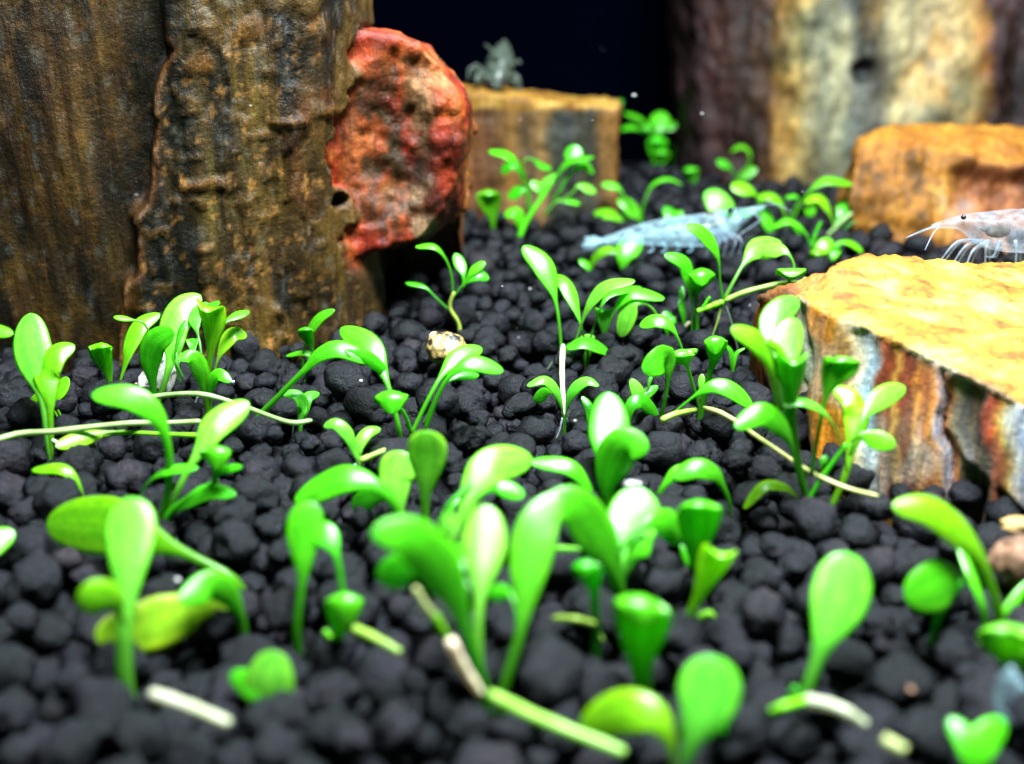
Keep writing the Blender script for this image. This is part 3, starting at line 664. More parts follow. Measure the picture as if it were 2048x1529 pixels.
class Plant:
    n = 0
    def __init__(self, label, base, tint='g', group='green carpet plants rooted in the soil', lift=0.0, name='carpet_plant', cat='plant'):
        Plant.n += 1; self.r = random.Random(1000 + Plant.n)
        self.bx, self.by = base; p = G(self.bx, self.by, lift); self.Y = p[1]; self.tint = tint
        self.loc = np.array([p[0], p[1], lift]); self.root = empty(name, self.loc)
        tag(self.root, label, cat, group)
    def pts(self, s, lean, grow):
        P = parse(s); n = len(P)
        d = np.cumsum([0] + [math.hypot(P[i + 1][0] - P[i][0], P[i + 1][1] - P[i][1]) for i in range(n - 1)]); d = d / d[-1]
        return [W(x, y, self.Y + dy + lean * t ** 1.5) for (x, y, dy), t in zip(P, d)], P
    def add(self, name, V, F, mat, col, along=None, rim=None):
        me = mesh_np(name, V - self.loc, F); me.materials.append(mat)
        if along is not None:
            fattr(me, 'along', along); fattr(me, 'rim', rim)
            fattr(me, 'across', np.concatenate([np.tile(np.abs(np.cos(np.linspace(0, 2 * np.pi, 12, endpoint=False))), 30), [0, 0]]))
        o = bpy.data.objects.new(name, me); o.color = col; link(o, self.root); return o
    def leaf(self, s, w, t0=.45, roll=25, c=None, wp=None, lip=0, wd=None, lean=None, pk=None, cup=None, drop=None):
        k1 = cm(self.Y); wc = w * k1
        if lip and wd is None: wd = (1, 0)
        if self.Y > 13: w = w * 1.2; wc = w * k1
        if lean is None or (lean > 0 and not lip):
            pp = parse(s); ln = sum(math.hypot(pp[i + 1][0] - pp[i][0], pp[i + 1][1] - pp[i][1]) for i in range(len(pp) - 1)) * k1
            base_lean = (lean or 0)
            lean = -.05 if lip else base_lean + (self.r.uniform(.35, .6) * ln if roll < 24 else self.r.uniform(-.1, .2) * ln)
        Q, P = self.pts(s, lean, 0)
        if lip:
            x, y, dy = P[-1]; yy = self.Y + dy + lean; e = lip
            wx_, wy_ = wd if wd else (1, 0)
            dr = (.34 * e if drop is None else drop) * w
            Q += [W(x, y + .02 * dr, yy - .26 * wc * e), W(x, y + .34 * dr, yy - .55 * wc * e), W(x, y + dr, yy - .74 * wc * e)]
        if P[0][1] >= self.by - 16:
            Q = [Q[0] - np.array([0, 0, .28])] + Q
        S, t = spline(Q, 30)
        if lip:
            L0 = np.sum(np.linalg.norm(np.diff(np.array(Q[:-3]), axis=0), axis=1)); L1 = np.sum(np.linalg.norm(np.diff(np.array(Q), axis=0), axis=1))
            cs = L0 / L1; pk = cs - .16 * wc / L1 if pk is None else pk; t0 = min(max(t0, cs - 2.0 * wc / L1), cs - .45 * wc / L1)
        if pk is None: pk = t0 + .58 * (1 - t0)
        wpc = (.74 * wp if wp else max(4.5, .14 * w)) * k1
        up = sstep(t0, pk, t) ** 1.15
        prof = np.where(t < pk, wpc + (wc - wpc) * up, wc * np.sqrt(np.clip(1 - ((t - pk) / (1.0005 - pk)) ** 2.2, 0, 1)))
        tb = sstep(t0, pk, t)
        th = wpc * .9 * (1 - tb) + max(.055 * wc, .013) * tb
        th = th * np.where(t > pk, np.clip(1 - ((t - pk) / (1.001 - pk)) ** 4, .15, 1), 1)
        T = np.gradient(S, axis=0); T /= np.linalg.norm(T, axis=1)[:, None] + 1e-9
        ro = math.radians(roll); wv = []; nv = []
        ch = Q[-1] - Q[0]; prev = None
        for i in range(len(S)):
            tx, ty = T[i] @ RT, T[i] @ UPV
            cx, cy = (ch @ RT, ch @ UPV); l = math.hypot(cx, cy) + 1e-9
            tx, ty = .75 * tx + .25 * cx / l, .75 * ty + .25 * cy / l
            l = math.hypot(tx, ty) + 1e-9
            if wd: v = wd[0] * RT - wd[1] * UPV
            else: v = (ty / l) * RT - (tx / l) * UPV
            v = math.cos(ro) * v + math.sin(ro) * FWD * (-1 if (tx >= 0) else 1)
            v = v - T[i] * (v @ T[i]); v /= np.linalg.norm(v) + 1e-9
            if prev is not None and v @ prev < 0: v = -v
            prev = v
            nn = np.cross(v, T[i]); wv.append(v); nv.append(nn)
        nv = np.array(nv)
        mid = int(len(S) * (.5 + .3))
        if nv[mid] @ np.array([0, -.45, 1.0]) < 0: nv = -nv
        cu = ((self.r.uniform(.2, .27) if lip else self.r.uniform(.02, .10)) if cup is None else cup) * tb
        V, F = sweep(S, wv, nv, prof, th, cu)
        al = np.concatenate([np.repeat(sstep(t0 * .6, pk, t), 12), [0, 1]])
        e = np.abs(np.cos(np.linspace(0, 2 * np.pi, 12, endpoint=False))) ** 6
        rim = np.concatenate([np.outer(tb, e).ravel(), [0, 1]])
        return self.add('leaf', V, F, M_LEAF, jitter(COLS[c or self.tint], self.r), al, rim)
    def tube(self, name, Q, w, c, taper=.75, mat=None):
        S, t = spline(Q, 22); k1 = cm(self.Y); r = w * k1 * (1 - (1 - taper) * t) * (1 + .06 * np.sin(t * 21 + self.r.random() * 6))
        r[-1] *= .6; r[0] *= .8
        T = np.gradient(S, axis=0); T /= np.linalg.norm(T, axis=1)[:, None] + 1e-9
        wv = np.cross(T, np.array([.13, .31, .94])); wv /= np.linalg.norm(wv, axis=1)[:, None]; nv = np.cross(wv, T)
        V, F = sweep(S, wv, nv, r, r, np.zeros(len(S)), 8)
        return self.add(name, V, F, mat or M_STEM, jitter(COLS[c], self.r))
    def runner(self, s, w=11, c='w', ground=False, z=.12):
        if ground: Q = [G(x, y, z + d) for x, y, d in parse(s)]
        else: Q, _ = self.pts(s, 0, 0)
        return self.tube('runner', Q, w, c)
    def root_(self, s, w=6, c='r'):
        Q, _ = self.pts(s, 0, 0); return self.tube('root', Q, w, c, .4)
    def stem(self, s, w=12, c='g'):
        Q, P = self.pts(s, 0, 0)
        if P[0][1] >= self.by - 16: Q = [Q[0] - np.array([0, 0, .28])] + Q
        return self.tube('stem', Q, w, c, .8)

# ---- far plants
p = Plant('small plant with stacked round leaves standing alone before the black backdrop', (1310, 330))
p.stem('1310,330 1312,300 1317,262', 7)
p.leaf('1312,285 1296,255 1280,238 1248,226', 16, .3, 50); p.leaf('1311,280 1292,268 1266,254 1241,259', 16, .3, 45)
p.leaf('1313,290 1304,262 1294,252', 26, .2, 0, lip=.8, c='p'); p.leaf('1317,280 1319,255 1321,224', 36, .1, 10)
p.leaf('1318,276 1330,258 1353,247', 18, .2, 30); p.leaf('1311,325 1312,300 1314,276', 34, .1, 0, lip=.7); p.leaf('1312,330 1318,318 1322,300', 30, .1, 0, lip=.7)
p = Plant('tiny two-leaf sprig leaning right beside the farthest plant', (1345, 312))
p.leaf('1346,312 1352,290 1362,278 1376,280', 13, .4, 60); p.leaf('1380,312 1381,290 1388,262 1402,245', 20, .3, 20)
p = Plant('single dark green leaf showing behind the corner of the flat-topped block', (1232, 318), 'd')
p.leaf('1228,318 1230,260 1230,225 1243,199', 16, .6, 30)
p = Plant('tiny round leaf lying on the far soil below the backdrop plant', (1382, 362))
p.leaf('1386,362 1384,352 1380,336', 24, .1, 0, lip=.8)
# ---- bushy plant before the flat block
p = Plant('bushy many-leaved plant growing in front of the flat-topped block', (1042, 474))
p.stem('1040,474 1060,432 1085,395 1104,362', 11)
p.leaf('1062,432 1058,385 1042,342 1015,310 978,302', 25, .45, 50); p.leaf('1050,372 1034,338 1020,330 1003,346', 24, .3, 30, c='d')
p.leaf('1052,360 1045,326 1062,318 1082,330 1103,338', 18, .5, 40, c='d'); p.leaf('1120,385 1135,345 1144,322 1150,290', 32, .5, 10)
p.leaf('1060,436 1090,392 1115,350 1140,322 1188,314', 22, .45, 55); p.leaf('1105,402 1125,372 1146,344 1170,330 1188,346', 24, .45, 45)
p.leaf('1076,410 1086,372 1118,350', 22, .3, 30, c='p'); p.leaf('1074,412 1082,385 1064,362', 20, .3, 30, c='p')
p.leaf('1120,405 1146,385 1158,372 1192,384', 20, .45, 30, c='p'); p.leaf('1056,420 1052,385 1040,380 1016,396', 24, .35, 25, c='d')
p.leaf('1090,430 1112,404 1135,402 1160,408', 15, .35, 45); p.leaf('1041,474 1040,440 1030,424 1009,432', 26, .35, 30)
p = Plant('lone cupped pale leaf on a thin stalk at the foot of the red broken knob', (986, 462), 'y')
p.leaf('986,462 985,432 980,405 977,382', 42, .25, 0, lip=.5)
# ---- around the long shrimp
p = Plant('spreading plant just above the tail of the long glassy shrimp', (1278, 440))
p.leaf('1280,440 1290,402 1302,374 1320,360 1342,358 1364,369', 17, .45, 60); p.leaf('1282,442 1264,418 1252,406 1235,400', 32, .2, 30)
p.leaf('1268,420 1250,396 1240,380 1226,371 1203,369', 20, .4, 40, c='p'); p.leaf('1256,452 1230,433 1207,428 1172,440', 27, .2, 40, c='y')
p = Plant('broad dark upright leaf rooted under the belly of the long shrimp', (1248, 532))
p.leaf('1246,532 1250,508 1264,488 1280,470', 42, .2, 10)
p = Plant('yellowish arched leaf on the soil below the tail of the long shrimp', (1184, 545), 'y')
p.leaf('1182,545 1190,516 1214,501 1246,504', 22, .25, 40); p.leaf('1184,545 1175,530 1158,520', 20, .3, 40, c='g')
p = Plant('little leaf tuft poking over the back of the long shrimp', (1345, 446))
p.leaf('1345,446 1342,430 1330,414', 26, .2, 20); p.leaf('1348,446 1352,434 1366,424', 20, .2, 30)
p = Plant('minute leaf on the soil between the bushy plant and the long shrimp', (1190, 424))
p.leaf('1190,424 1189,416 1187,406', 15, .1, 20)
p = Plant('hooked sprig with a curled top leaf, left of the pale stone', (1468, 372))
p.leaf('1466,372 1490,342 1501,318 1496,300 1480,293 1462,304', 15, .5, 50, c='y'); p.leaf('1472,354 1456,332 1434,322', 20, .25, 35); p.leaf('1478,362 1496,346 1513,338', 20, .3, 25)
p = Plant('small blurred tuft at the foot of the pale back stone', (1572, 352), 'y')
p.leaf('1568,352 1562,330 1545,306', 34, .2, 10); p.leaf('1572,352 1580,334 1572,308', 26, .2, 20); p.leaf('1574,352 1582,346 1600,338', 18, .2, 30)
p = Plant('dark thin sprig arching between the pale stone and the ochre stone', (1715, 330), 'd')
p.leaf('1718,330 1716,290 1700,268 1676,262 1636,268', 18, .5, 45); p.leaf('1720,330 1718,308 1706,296', 20, .3, 20); p.leaf('1716,300 1712,280 1722,262', 18, .3, 20)
p = Plant('upright oval leaf standing right behind the head of the long shrimp', (1455, 452), 'p')
p.leaf('1456,452 1446,420 1430,398 1411,384', 46, .1, 10)
p = Plant('tangle of arching leaves behind the nose of the long shrimp', (1545, 466))
p.leaf('1522,440 1518,402 1500,382 1462,372', 30, .4, 30, c='y'); p.leaf('1572,452 1566,416 1550,396 1532,392 1513,398', 23, .4, 40, c='y')
p.leaf('1542,466 1532,432 1520,402', 26, .1, 20); p.leaf('1576,440 1596,404 1590,392 1570,396', 14, .5, 50); p.leaf('1520,430 1500,424 1480,430', 18, .2, 40)
p = Plant('tall plant with one long raised leaf before the ochre stone', (1672, 470))
p.leaf('1582,446 1610,396 1632,372 1660,360 1704,368', 25, .35, 45, c='y'); p.leaf('1668,460 1660,428 1646,402 1630,394 1610,406', 27, .35, 40, c='y')
p.leaf('1640,410 1624,408 1618,434', 20, .3, 30); p.leaf('1668,452 1684,424 1706,406', 31, .15, 15)
p.stem('1650,486 1674,452 1704,426', 11, 'w'); p.leaf('1675,474 1702,448 1730,440 1756,440 1764,456 1734,480', 24, .5, 50)
p.stem('1582,446 1600,470', 9)
p = Plant('low plant with yellow-green rosette at the back edge of the yellow-topped stone', (1632, 524))
p.leaf('1626,516 1616,476 1596,450 1572,442 1545,456', 19, .45, 50); p.stem('1622,496 1632,466 1642,444', 8, 'd')
p.leaf('1640,515 1648,492 1664,480', 28, .2, 15, c='y'); p.leaf('1634,526 1630,518 1636,500', 30, .1, 0, lip=.9, c='y')
p.leaf('1660,512 1672,488 1700,486 1722,500 1726,516', 20, .4, 45, c='y'); p.leaf('1655,520 1665,505 1680,492', 24, .2, 20)
# ---- by the upper left corner of the yellow stone
p = Plant('plant raised on stilt roots with a long runner resting on the yellow-topped stone', (1450, 690))
p.leaf('1446,604 1440,560 1437,522 1426,492 1402,464 1371,452', 34, .35, 30); p.leaf('1448,600 1468,562 1488,528 1514,500 1562,484', 54, .35, 18, c='p')
p.runner('1447,603 1490,585 1555,569 1600,566 1613,556', 12, 'o'); p.runner('1447,604 1420,614 1394,624', 14, 'y')
p.runner('1404,620 1412,606 1420,594', 8, 'g'); p.root_('1444,608 1436,640 1424,676', 6, 'o'); p.root_('1450,608 1464,650 1476,702', 5)
p.leaf('1572,578 1580,556 1582,540', 60, .3, 0, lip=.7, c='p', wp=9, cup=.02); p.leaf('1582,552 1588,530 1570,504 1524,498', 36, .35, 15, c='p')
p.root_('1573,572 1566,590 1553,612', 7, 'b'); p.root_('1575,573 1592,577 1606,567', 9, 'W')
p = Plant('leafy sprig with a white bent root beside the stilt-rooted plant', (1384, 652))
p.leaf('1384,652 1383,596 1377,552 1366,524 1329,510', 34, .4, 30); p.leaf('1394,648 1392,600 1398,572 1403,540', 54, .5, 0, lip=.8, drop=.6)
p.leaf('1368,640 1363,606 1364,572', 16, .2, 20, c='d'); p.root_('1380,644 1362,664 1358,692', 9, 'W')
p = Plant('small plump leaf in the gap below the arching leaf tips', (1338, 650), 'g')
p.leaf('1340,650 1336,640 1330,622', 30, .15, 10); p.leaf('1341,650 1344,642 1350,634', 18, .2, 10)
# ---- centre
p = Plant('tall central plant with one raised paddle leaf and white drop runner', (1128, 712))
p.leaf('1123,712 1119,655 1113,612 1104,575 1085,528 1046,492', 50, .50, 20); p.leaf('1176,712 1160,645 1140,585 1124,562 1100,552', 36, .45, 30, lean=.4)
p.leaf('1146,706 1166,640 1186,600 1216,572 1270,562', 36, .40, 45, c='p'); p.leaf('1176,700 1196,630 1222,588 1282,574', 26, .5, 45, lean=.3)
p.leaf('1132,700 1138,690 1170,686 1205,696 1226,716 1240,752 1246,794', 13, .02, 50, pk=.3, c='d', wp=7)
p.leaf('1246,796 1240,756 1224,716 1196,694 1164,686 1134,698', 38, .5, 45, c='d', lean=-.1)
p.runner('1126,692,.0 1124,730,-.45 1125,775,-.95 1128,830,-1.42', 12, 'W')
p.root_('1120,704 1086,754 1058,812', 5, 'r'); p.root_('1137,704 1152,748 1160,792', 4, 'r')
p = Plant('arching plant with three drooping leaves behind the central plant', (1210, 694))
p.leaf('1206,694 1220,642 1240,606 1268,586 1329,597', 36, .45, 40); p.leaf('1320,650 1308,622 1286,606 1262,612 1240,674', 42, .3, 25, c='p')
p.leaf('1206,690 1207,652 1206,622', 34, .5, 0, lip=.3, c='p', lean=0); p.leaf('1172,694 1170,684 1188,672', 32, .1, 20, c='p')
p = Plant('new shoot with two winged leaves at the end of the white runner', (1128, 838))
p.leaf('1127,838 1119,796 1106,772 1086,760 1054,772', 27, .35, 45, c='p', lean=-.1); p.leaf('1131,838 1138,796 1154,772 1176,762 1198,772', 29, .35, 45, c='p', lean=-.1)
p.leaf('1124,820 1112,796 1098,784 1066,800', 30, .3, 20, c='d', lean=.1); p.root_('1125,836 1119,862 1112,878', 5, 'b'); p.root_('1133,836 1141,860 1146,886', 4, 'r'); p.root_('1128,838 1131,858 1133,870', 3, 'r')
# ---- right of centre
p = Plant('plant with a round dark disc leaf facing forward and a low arched leaf', (1322, 856))
p.leaf('1318,856 1332,790 1337,744 1332,716 1313,728,-.12 1286,745,-.14', 56, .56, 5, pk=.83, lean=-.05, c='g'); p.leaf('1322,856 1360,816 1402,784 1432,772 1466,782 1505,814', 40, .5, 25, lean=-.1)
p.leaf('1256,842 1262,812 1284,802 1318,832', 36, .2, 20, c='d'); p.runner('1322,842 1350,829,.04 1392,820', 14, 'o', True, .16)
p = Plant('slender plant with a cup leaf and a cap leaf beside the disc-leaved plant', (1402, 818))
p.leaf('1398,818 1386,772 1372,726 1360,702', 66, .7, 0, lip=.55, c='p', wp=10, wd=(1, -.12)); p.leaf('1404,818 1416,762 1428,716 1431,676', 46, .55, 0, lip=.6, drop=.75, wp=16, c='g')
p.leaf('1374,730 1358,682 1340,652 1312,641 1279,652', 36, .35, 35, c='g'); p.leaf('1400,800 1402,775 1404,748', 15, .2, 20, c='p')
p = Plant('tiny folded bright shoot left of the dark disc leaf', (1284, 806), 'p')
p.leaf('1280,806 1277,786 1262,758', 30, .2, 10); p.leaf('1284,806 1290,790 1316,772', 24, .2, 15, c='g'); p.leaf('1296,780 1300,760 1306,750', 9, .1, 10)
p = Plant('narrow dark leaf behind the largest upright paddle', (1182, 842), 'd')
p.leaf('1184,842 1178,815 1164,793', 24, .1, 20)
p = Plant('tiny sprout on the soil in front of the yellow stone flank', (1480, 738), 'd')
p.leaf('1466,728 1462,704 1452,690', 14, .2, 30); p.leaf('1466,738 1472,708 1490,696', 10, .3, 45, c='g')
# ---- tall plant before the yellow stone
p = Plant('tallest many-leaved plant standing against the front of the yellow-topped stone', (1612, 1018))
p.leaf('1614,1018 1596,942 1577,876 1552,842 1520,828 1470,856', 50, .5, 25, lean=-.25); p.leaf('1614,1014 1592,900 1584,800 1586,756 1586,720', 62, .68, 0, lip=.55, wp=20)
p.stem('1608,984 1584,880 1572,790 1574,756', 15); p.leaf('1580,880 1560,772 1540,696 1544,650 1564,620 1597,598', 60, .42, 8, c='p', lean=.15)
p.leaf('1588,820 1576,744 1572,704 1580,668 1594,638', 66, .2, 0, c='p', lean=.05); p.leaf('1560,850 1552,790 1537,724 1512,682 1463,658', 46, .42, 30, lean=-.05, wp=16, c='y')
p.leaf('1556,700 1530,682 1545,690 1575,716', 24, .1, 30, c='y')
p.leaf('1622,952 1640,846 1654,784 1664,752 1680,716', 74, .55, 0, lip=.4, wd=(1, -.22), wp=12, lean=.1)
p.leaf('1694,944 1682,884 1662,842 1636,816 1602,804 1565,812', 27, .45, 50, c='p'); p.leaf('1660,1024 1690,952 1706,882 1713,836 1704,798 1667,774', 54, .5, 15, wp=19, c='y', lean=.1)
p.leaf('1700,912 1714,866 1736,824 1770,792 1810,774', 46, .25, 15, c='p', lean=.15); p.leaf('1702,884 1720,872 1752,880 1790,892', 40, .05, 8, c='y', lean=-.1)
p.stem('1612,1020 1640,962 1694,888', 13, 'd'); p.leaf('1640,940 1646,922 1654,912', 16, .1, 10, c='d')
p.leaf('1598,1012 1586,986 1560,972 1526,974 1487,1018', 28, .3, 45, c='y', lean=-.1)
p = Plant('long pale runner stem crossing the soil towards the tallest plant', (1600, 935), name='runner_stem', cat='stem', group='loose pale runner stems on the soil')
p.runner('1408,816 1440,825,.05 1476,846 1512,872,.04 1562,906 1622,945,.04 1692,976 1757,993', 11, 'w', True, .22)
# ---- left bank
p = Plant('broad paddle plant at the left edge with a white dangling root', (97, 895), 'y')
p.leaf('98,895 86,802 73,738 61,686 60,627', 80, .40, 5, wp=20, c='p', lean=.1); p.leaf('103,895 100,806 94,748 112,708 149,690', 58, .42, 15, wp=18)
p.leaf('124,838,.7 112,802,.7 134,754,.7', 36, .2, 15); p.leaf('118,840,.7 92,792,.7 70,798,.7 55,820,.7', 26, .3, 30)
p.root_('104,880 128,896 146,918 138,942', 9, 'W'); p.root_('99,892 96,908 89,928', 6, 'r')
p.leaf('-60,800 -40,700 -20,664 26,668', 34, .4, 30)
p = Plant('pale runner along the soil at the left with a yellow lying leaf', (240, 880), name='runner_stem', cat='stem', group='loose pale runner stems on the soil')
p.runner('-20,884 40,868 104,864,.03 180,855,.04 262,847,.05 340,846 402,843', 13, 'w', True, .24)
p.runner('408,872 330,869 260,866 206,872', 10, 'Y', True, .2); p.leaf('250,862,-.2 210,866,-.3 160,878,-.45 112,894,-.6', 34, .1, 20, c='Y', lean=0)
p = Plant('short trumpet leaf on a thick stalk before the tall brown stone', (222, 790))
p.leaf('222,790 217,748 207,712 203,688', 48, .35, 0, lip=.55, wp=15, c='y')
p = Plant('yellow-green plant leaning right next to the short trumpet leaf', (240, 786), 'y')
p.leaf('237,786 250,730 262,684 282,648 319,627', 42, .35, 18); p.leaf('300,668 286,646 262,640 227,634', 15, .45, 40)
p = Plant('dense clump of upright leaves with the tallest round paddle before the brown stone', (312, 836))
p.leaf('306,836 330,764 345,704 346,656 364,616 401,590', 66, .42, 5, wp=17, c='p', lean=.1); p.leaf('312,836 306,772 299,722 312,684 349,664', 56, .42, 12, wp=18, lean=-.1)
p.leaf('362,770 350,716 360,668 372,640', 14, .5, 10, c='d')
p = Plant('clump of trumpet leaves with yellowing tips right of the tallest paddle', (416, 836))
p.leaf('418,836 416,752 422,698 424,650 416,616', 58, .48, 0, lip=.5, wp=18, c='y', wd=(1, .35)); p.leaf('414,810 430,738 446,696 466,668 494,672', 36, .45, 20, c='Y')
p.leaf('408,760 400,690 392,640 412,604', 40, .5, 10, c='p', lean=.3); p.leaf('430,700 446,652 468,634 498,622', 24, .4, 35, lean=.3); p.leaf('402,650 410,622 437,602', 20, .3, 35, lean=.3)
p.leaf('414,836 408,776 402,742 384,714 355,718', 36, .42, 25, lean=-.15); p.leaf('424,830 420,776 436,750 462,764', 28, .45, 25, lean=-.15)
p.leaf('386,740 386,706 386,680', 26, .3, 0, lip=.4, lean=.2); p.leaf('366,756 352,722 350,700', 14, .3, 20, c='d')
p = Plant('curved pale runner with white root behind the left clump', (480, 815), name='runner_stem', cat='stem', group='loose pale runner stems on the soil')
p.runner('282,800 330,791,.04 402,789,.08 470,807 532,830 584,846 624,841', 11, 'w', True, .24); p.root_('396,792 388,815 377,842', 5, 'b')
p = Plant('small two-leaf shoot at the right end of the curved pale runner', (598, 850))
p.leaf('599,850 606,818 596,792 562,786', 26, .3, 30, c='p'); p.leaf('601,850 607,816 616,794 639,786', 28, .25, 20, c='p'); p.root_('588,842 586,860 585,876', 4, 'r')
p = Plant('single long-stalked leaf slanting up to the right at mid left', (505, 852))
p.leaf('504,852 560,790 612,738 642,708 684,698 748,726', 42, .52, 28, wp=16); p.leaf('600,752 628,706 656,690 692,692', 22, .5, 45, lean=.2)
p = Plant('small three-leaf plant touching the foot of the tall brown stone', (622, 718))
p.leaf('606,718 612,684 624,656 642,634 669,620', 24, .4, 25); p.leaf('627,718 622,690 614,668 612,656', 32, .4, 0, lip=.5); p.leaf('626,718 606,706 572,712', 15, .2, 40)
p = Plant('thin forked plant in the dark hollow under the red knob', (918, 650))
p.stem('918,650 900,616 908,584', 9, 'o'); p.leaf('898,620 872,596 848,574 811,566', 15, .45, 45, c='d'); p.leaf('906,592 903,552 891,518 868,494 831,494', 18, .5, 45)
p.leaf('926,576 926,546 911,507', 25, .15, 15); p.leaf('926,576 944,544 970,524', 21, .2, 25); p.leaf('904,598 930,566 954,550 978,558', 28, .3, 25)
p = Plant('plant with long leaf pairs spreading in the middle, beside the mottled pebble', (812, 888))
p.leaf('803,888 786,806 766,744 738,692 682,656', 56, .48, 20, wp=14); p.leaf('822,870 860,792 890,742 920,712 964,696', 42, .45, 20, wp=12); p.leaf('850,862 876,792 902,750 942,726 1007,742', 40, .45, 32, wp=13)
p.leaf('824,868 810,830 792,806 783,784', 72, .5, 0, lip=.8, drop=.62, wp=11, c='g'); p.leaf('846,850 880,780 915,752 958,750', 26, .5, 30, c='d', lean=.25)
p.leaf('700,715 690,700 730,712 775,745', 30, .1, 30, lean=.2)
p = Plant('small two-leaf seedling joined by a short runner to the middle plant', (716, 930))
p.leaf('715,930 706,902 696,870 672,848 647,853', 28, .4, 25, c='p'); p.leaf('718,928 716,894 734,866 761,857', 28, .3, 20, c='p'); p.runner('720,922 768,902,.04 806,890', 12, 'o', True, .16); p.root_('712,928 704,940 700,956', 5, 'b')
# ---- front middle
p = Plant('pale spoon leaf on one straight tall stalk in the front middle', (850, 1078))
p.leaf('850,1078 850,1004 854,934 853,884 853,862', 80, .5, 0, wp=24, c='p', lean=0, pk=.86)
p.leaf('880,1075 905,1015 935,985', 12, .3, 10, c='d')
p = Plant('big drooping leaf with a pale fan leaf beside it, in the front left middle', (806, 1055))
p.leaf('806,1055 784,1004 744,968 692,956 642,974 588,1002', 70, .35, 32, wp=24); p.leaf('800,1050 796,996 792,956 802,902', 80, .4, 5, wp=26, c='p', pk=.85)
p.leaf('790,1022 775,1000 740,1000 702,1010', 48, .1, 20, c='d', lean=.15)
p = Plant('slim stalk with a flaring top and one side leaf left of the front group', (602, 1256))
p.leaf('594,1256 605,1156 606,1086 610,1044 628,1006', 78, .5, 5, wp=24, pk=.85); p.leaf('688,1200 674,1116 652,1072 618,1056', 52, .45, 20, wp=18, c='g')
p = Plant('round ball-like leaf low on the soil with a thick yellow runner', (676, 1288))
p.leaf('674,1288 680,1256 686,1222 690,1190', 76, .1, 0, lip=.7, drop=.85, wp=20); p.runner('694,1252 745,1274,.04 802,1306', 22, 'o', True, .16); p.runner('676,1288 660,1276 650,1262', 14, 'y')
p = Plant('glossy hooked leaf on a curved stalk in the front middle', (888, 1128))
p.leaf('886,1128 920,1044 950,972 988,930 1064,916', 84, .38, 12, wp=24, c='p'); p.leaf('950,1000 975,985 1000,975 1048,992', 38, .2, 30)
p.leaf('862,1110 880,1040 905,1000 950,960', 9, .3, 20, c='d')
p = Plant('large front rosette with a white midstem and the widest arching leaf', (985, 1396))
p.leaf('974,1396 938,1276 906,1184 862,1112 812,1072 744,1066', 92, .42, 20, wp=28, lean=-.15); p.leaf('900,1180 868,1160 820,1142 752,1152', 72, .2, 10, c='d', lean=.1)
p.leaf('962,1396 956,1262 962,1182 968,1112 970,1010', 98, .55, 0, wp=26, c='p', lean=.1, pk=.84); p.leaf('1004,1396 1036,1282 1050,1204 1060,1124 1076,1052 1118,988', 94, .42, 8, wp=28, lean=.05)
p.leaf('940,1180 915,1130 905,1090', 60, .2, 10, c='d', lean=.2); p.leaf('930,1090 905,1060 886,1032', 42, .2, 10, c='p', lean=.2)
p.leaf('1040,1250 1020,1190 975,1188', 34, .3, 20, lean=.15)
p.runner('900,1280,-.2 928,1335,-.2 962,1388,-.2', 24, 'W'); p.runner('982,1390 1080,1438,.05 1250,1506', 27, 'o', True, .2); p.runner('868,1232 850,1212 830,1176', 18, 'w'); p.runner('868,1230 890,1268 905,1300', 20, 'y')
p = Plant('wide arching leaf and pale fan leaf crossing at the centre of the front group', (1244, 1206))
p.leaf('1246,1206 1218,1114 1182,1052 1142,1010 1084,1010', 92, .28, 22, wp=32, lean=-.1); p.leaf('1232,1206 1242,1116 1266,1044 1282,975', 116, .3, 5, wp=36, c='p', lean=.1, pk=.78)
p.leaf('1240,1100 1290,1050 1330,1046 1370,1080', 66, .2, 18, lean=.05); p.leaf('1250,1130 1280,1095 1300,1082', 50, .1, 10); p.runner('1110,1098 1145,1099 1182,1101', 13, 'y')
p = Plant('tallest upright paddle leaf with a folded leaf in front, centre of the picture', (1212, 1030))
p.leaf('1212,1030 1214,956 1217,905 1219,850 1217,784', 90, .38, 0, wp=26, lean=.1); p.leaf('1216,1030 1214,972 1224,932 1248,892 1298,896', 80, .35, 10, wp=28, lip=0, lean=-.1)
p = Plant('slim leaf arching left from behind the tallest upright paddle', (1190, 1012))
p.leaf('1192,1012 1166,960 1132,932 1060,924', 40, .3, 35, wp=16)
p = Plant('bridge-like arching leaf pair standing on two legs right of the tallest paddle', (1440, 1014))
p.leaf('1460,1014 1444,968 1428,946 1392,936 1346,956', 48, .42, 30, wp=12); p.leaf('1316,998 1338,960 1362,942 1400,944', 30, .5, 30, wp=17)
p = Plant('smooth trumpet leaf on a broad stalk right of the crossing fan leaves', (1394, 1160))
p.leaf('1394,1160 1393,1096 1396,1046 1396,1004', 90, .3, 0, lip=.45, wp=34, pk=None); p.leaf('1390,1150 1372,1110 1362,1090', 24, .1, 10, c='d')
p = Plant('bright flared leaf leaning right below the smooth trumpet leaf', (1376, 1250), 'y')
p.leaf('1374,1250 1402,1182 1424,1138 1440,1108', 70, .4, 0, wp=28, lip=.35, wd=(1, .2), c='y'); p.runner('1396,1236 1420,1228 1436,1252', 15, 'y')
p = Plant('small dark cap leaf on a short stalk with a pale root in the front group', (1192, 1276))
p.leaf('1192,1276 1190,1216 1186,1166 1172,1124', 60, .6, 0, lip=.7, drop=.55, wp=26, c='d'); p.runner('1108,1238 1150,1238,.06 1190,1248', 15, 'o', True, .16); p.root_('1186,1246 1192,1262 1206,1282', 18, 'o')
p = Plant('thick folded cup leaf on a wide stalk in the very front', (1284, 1372))
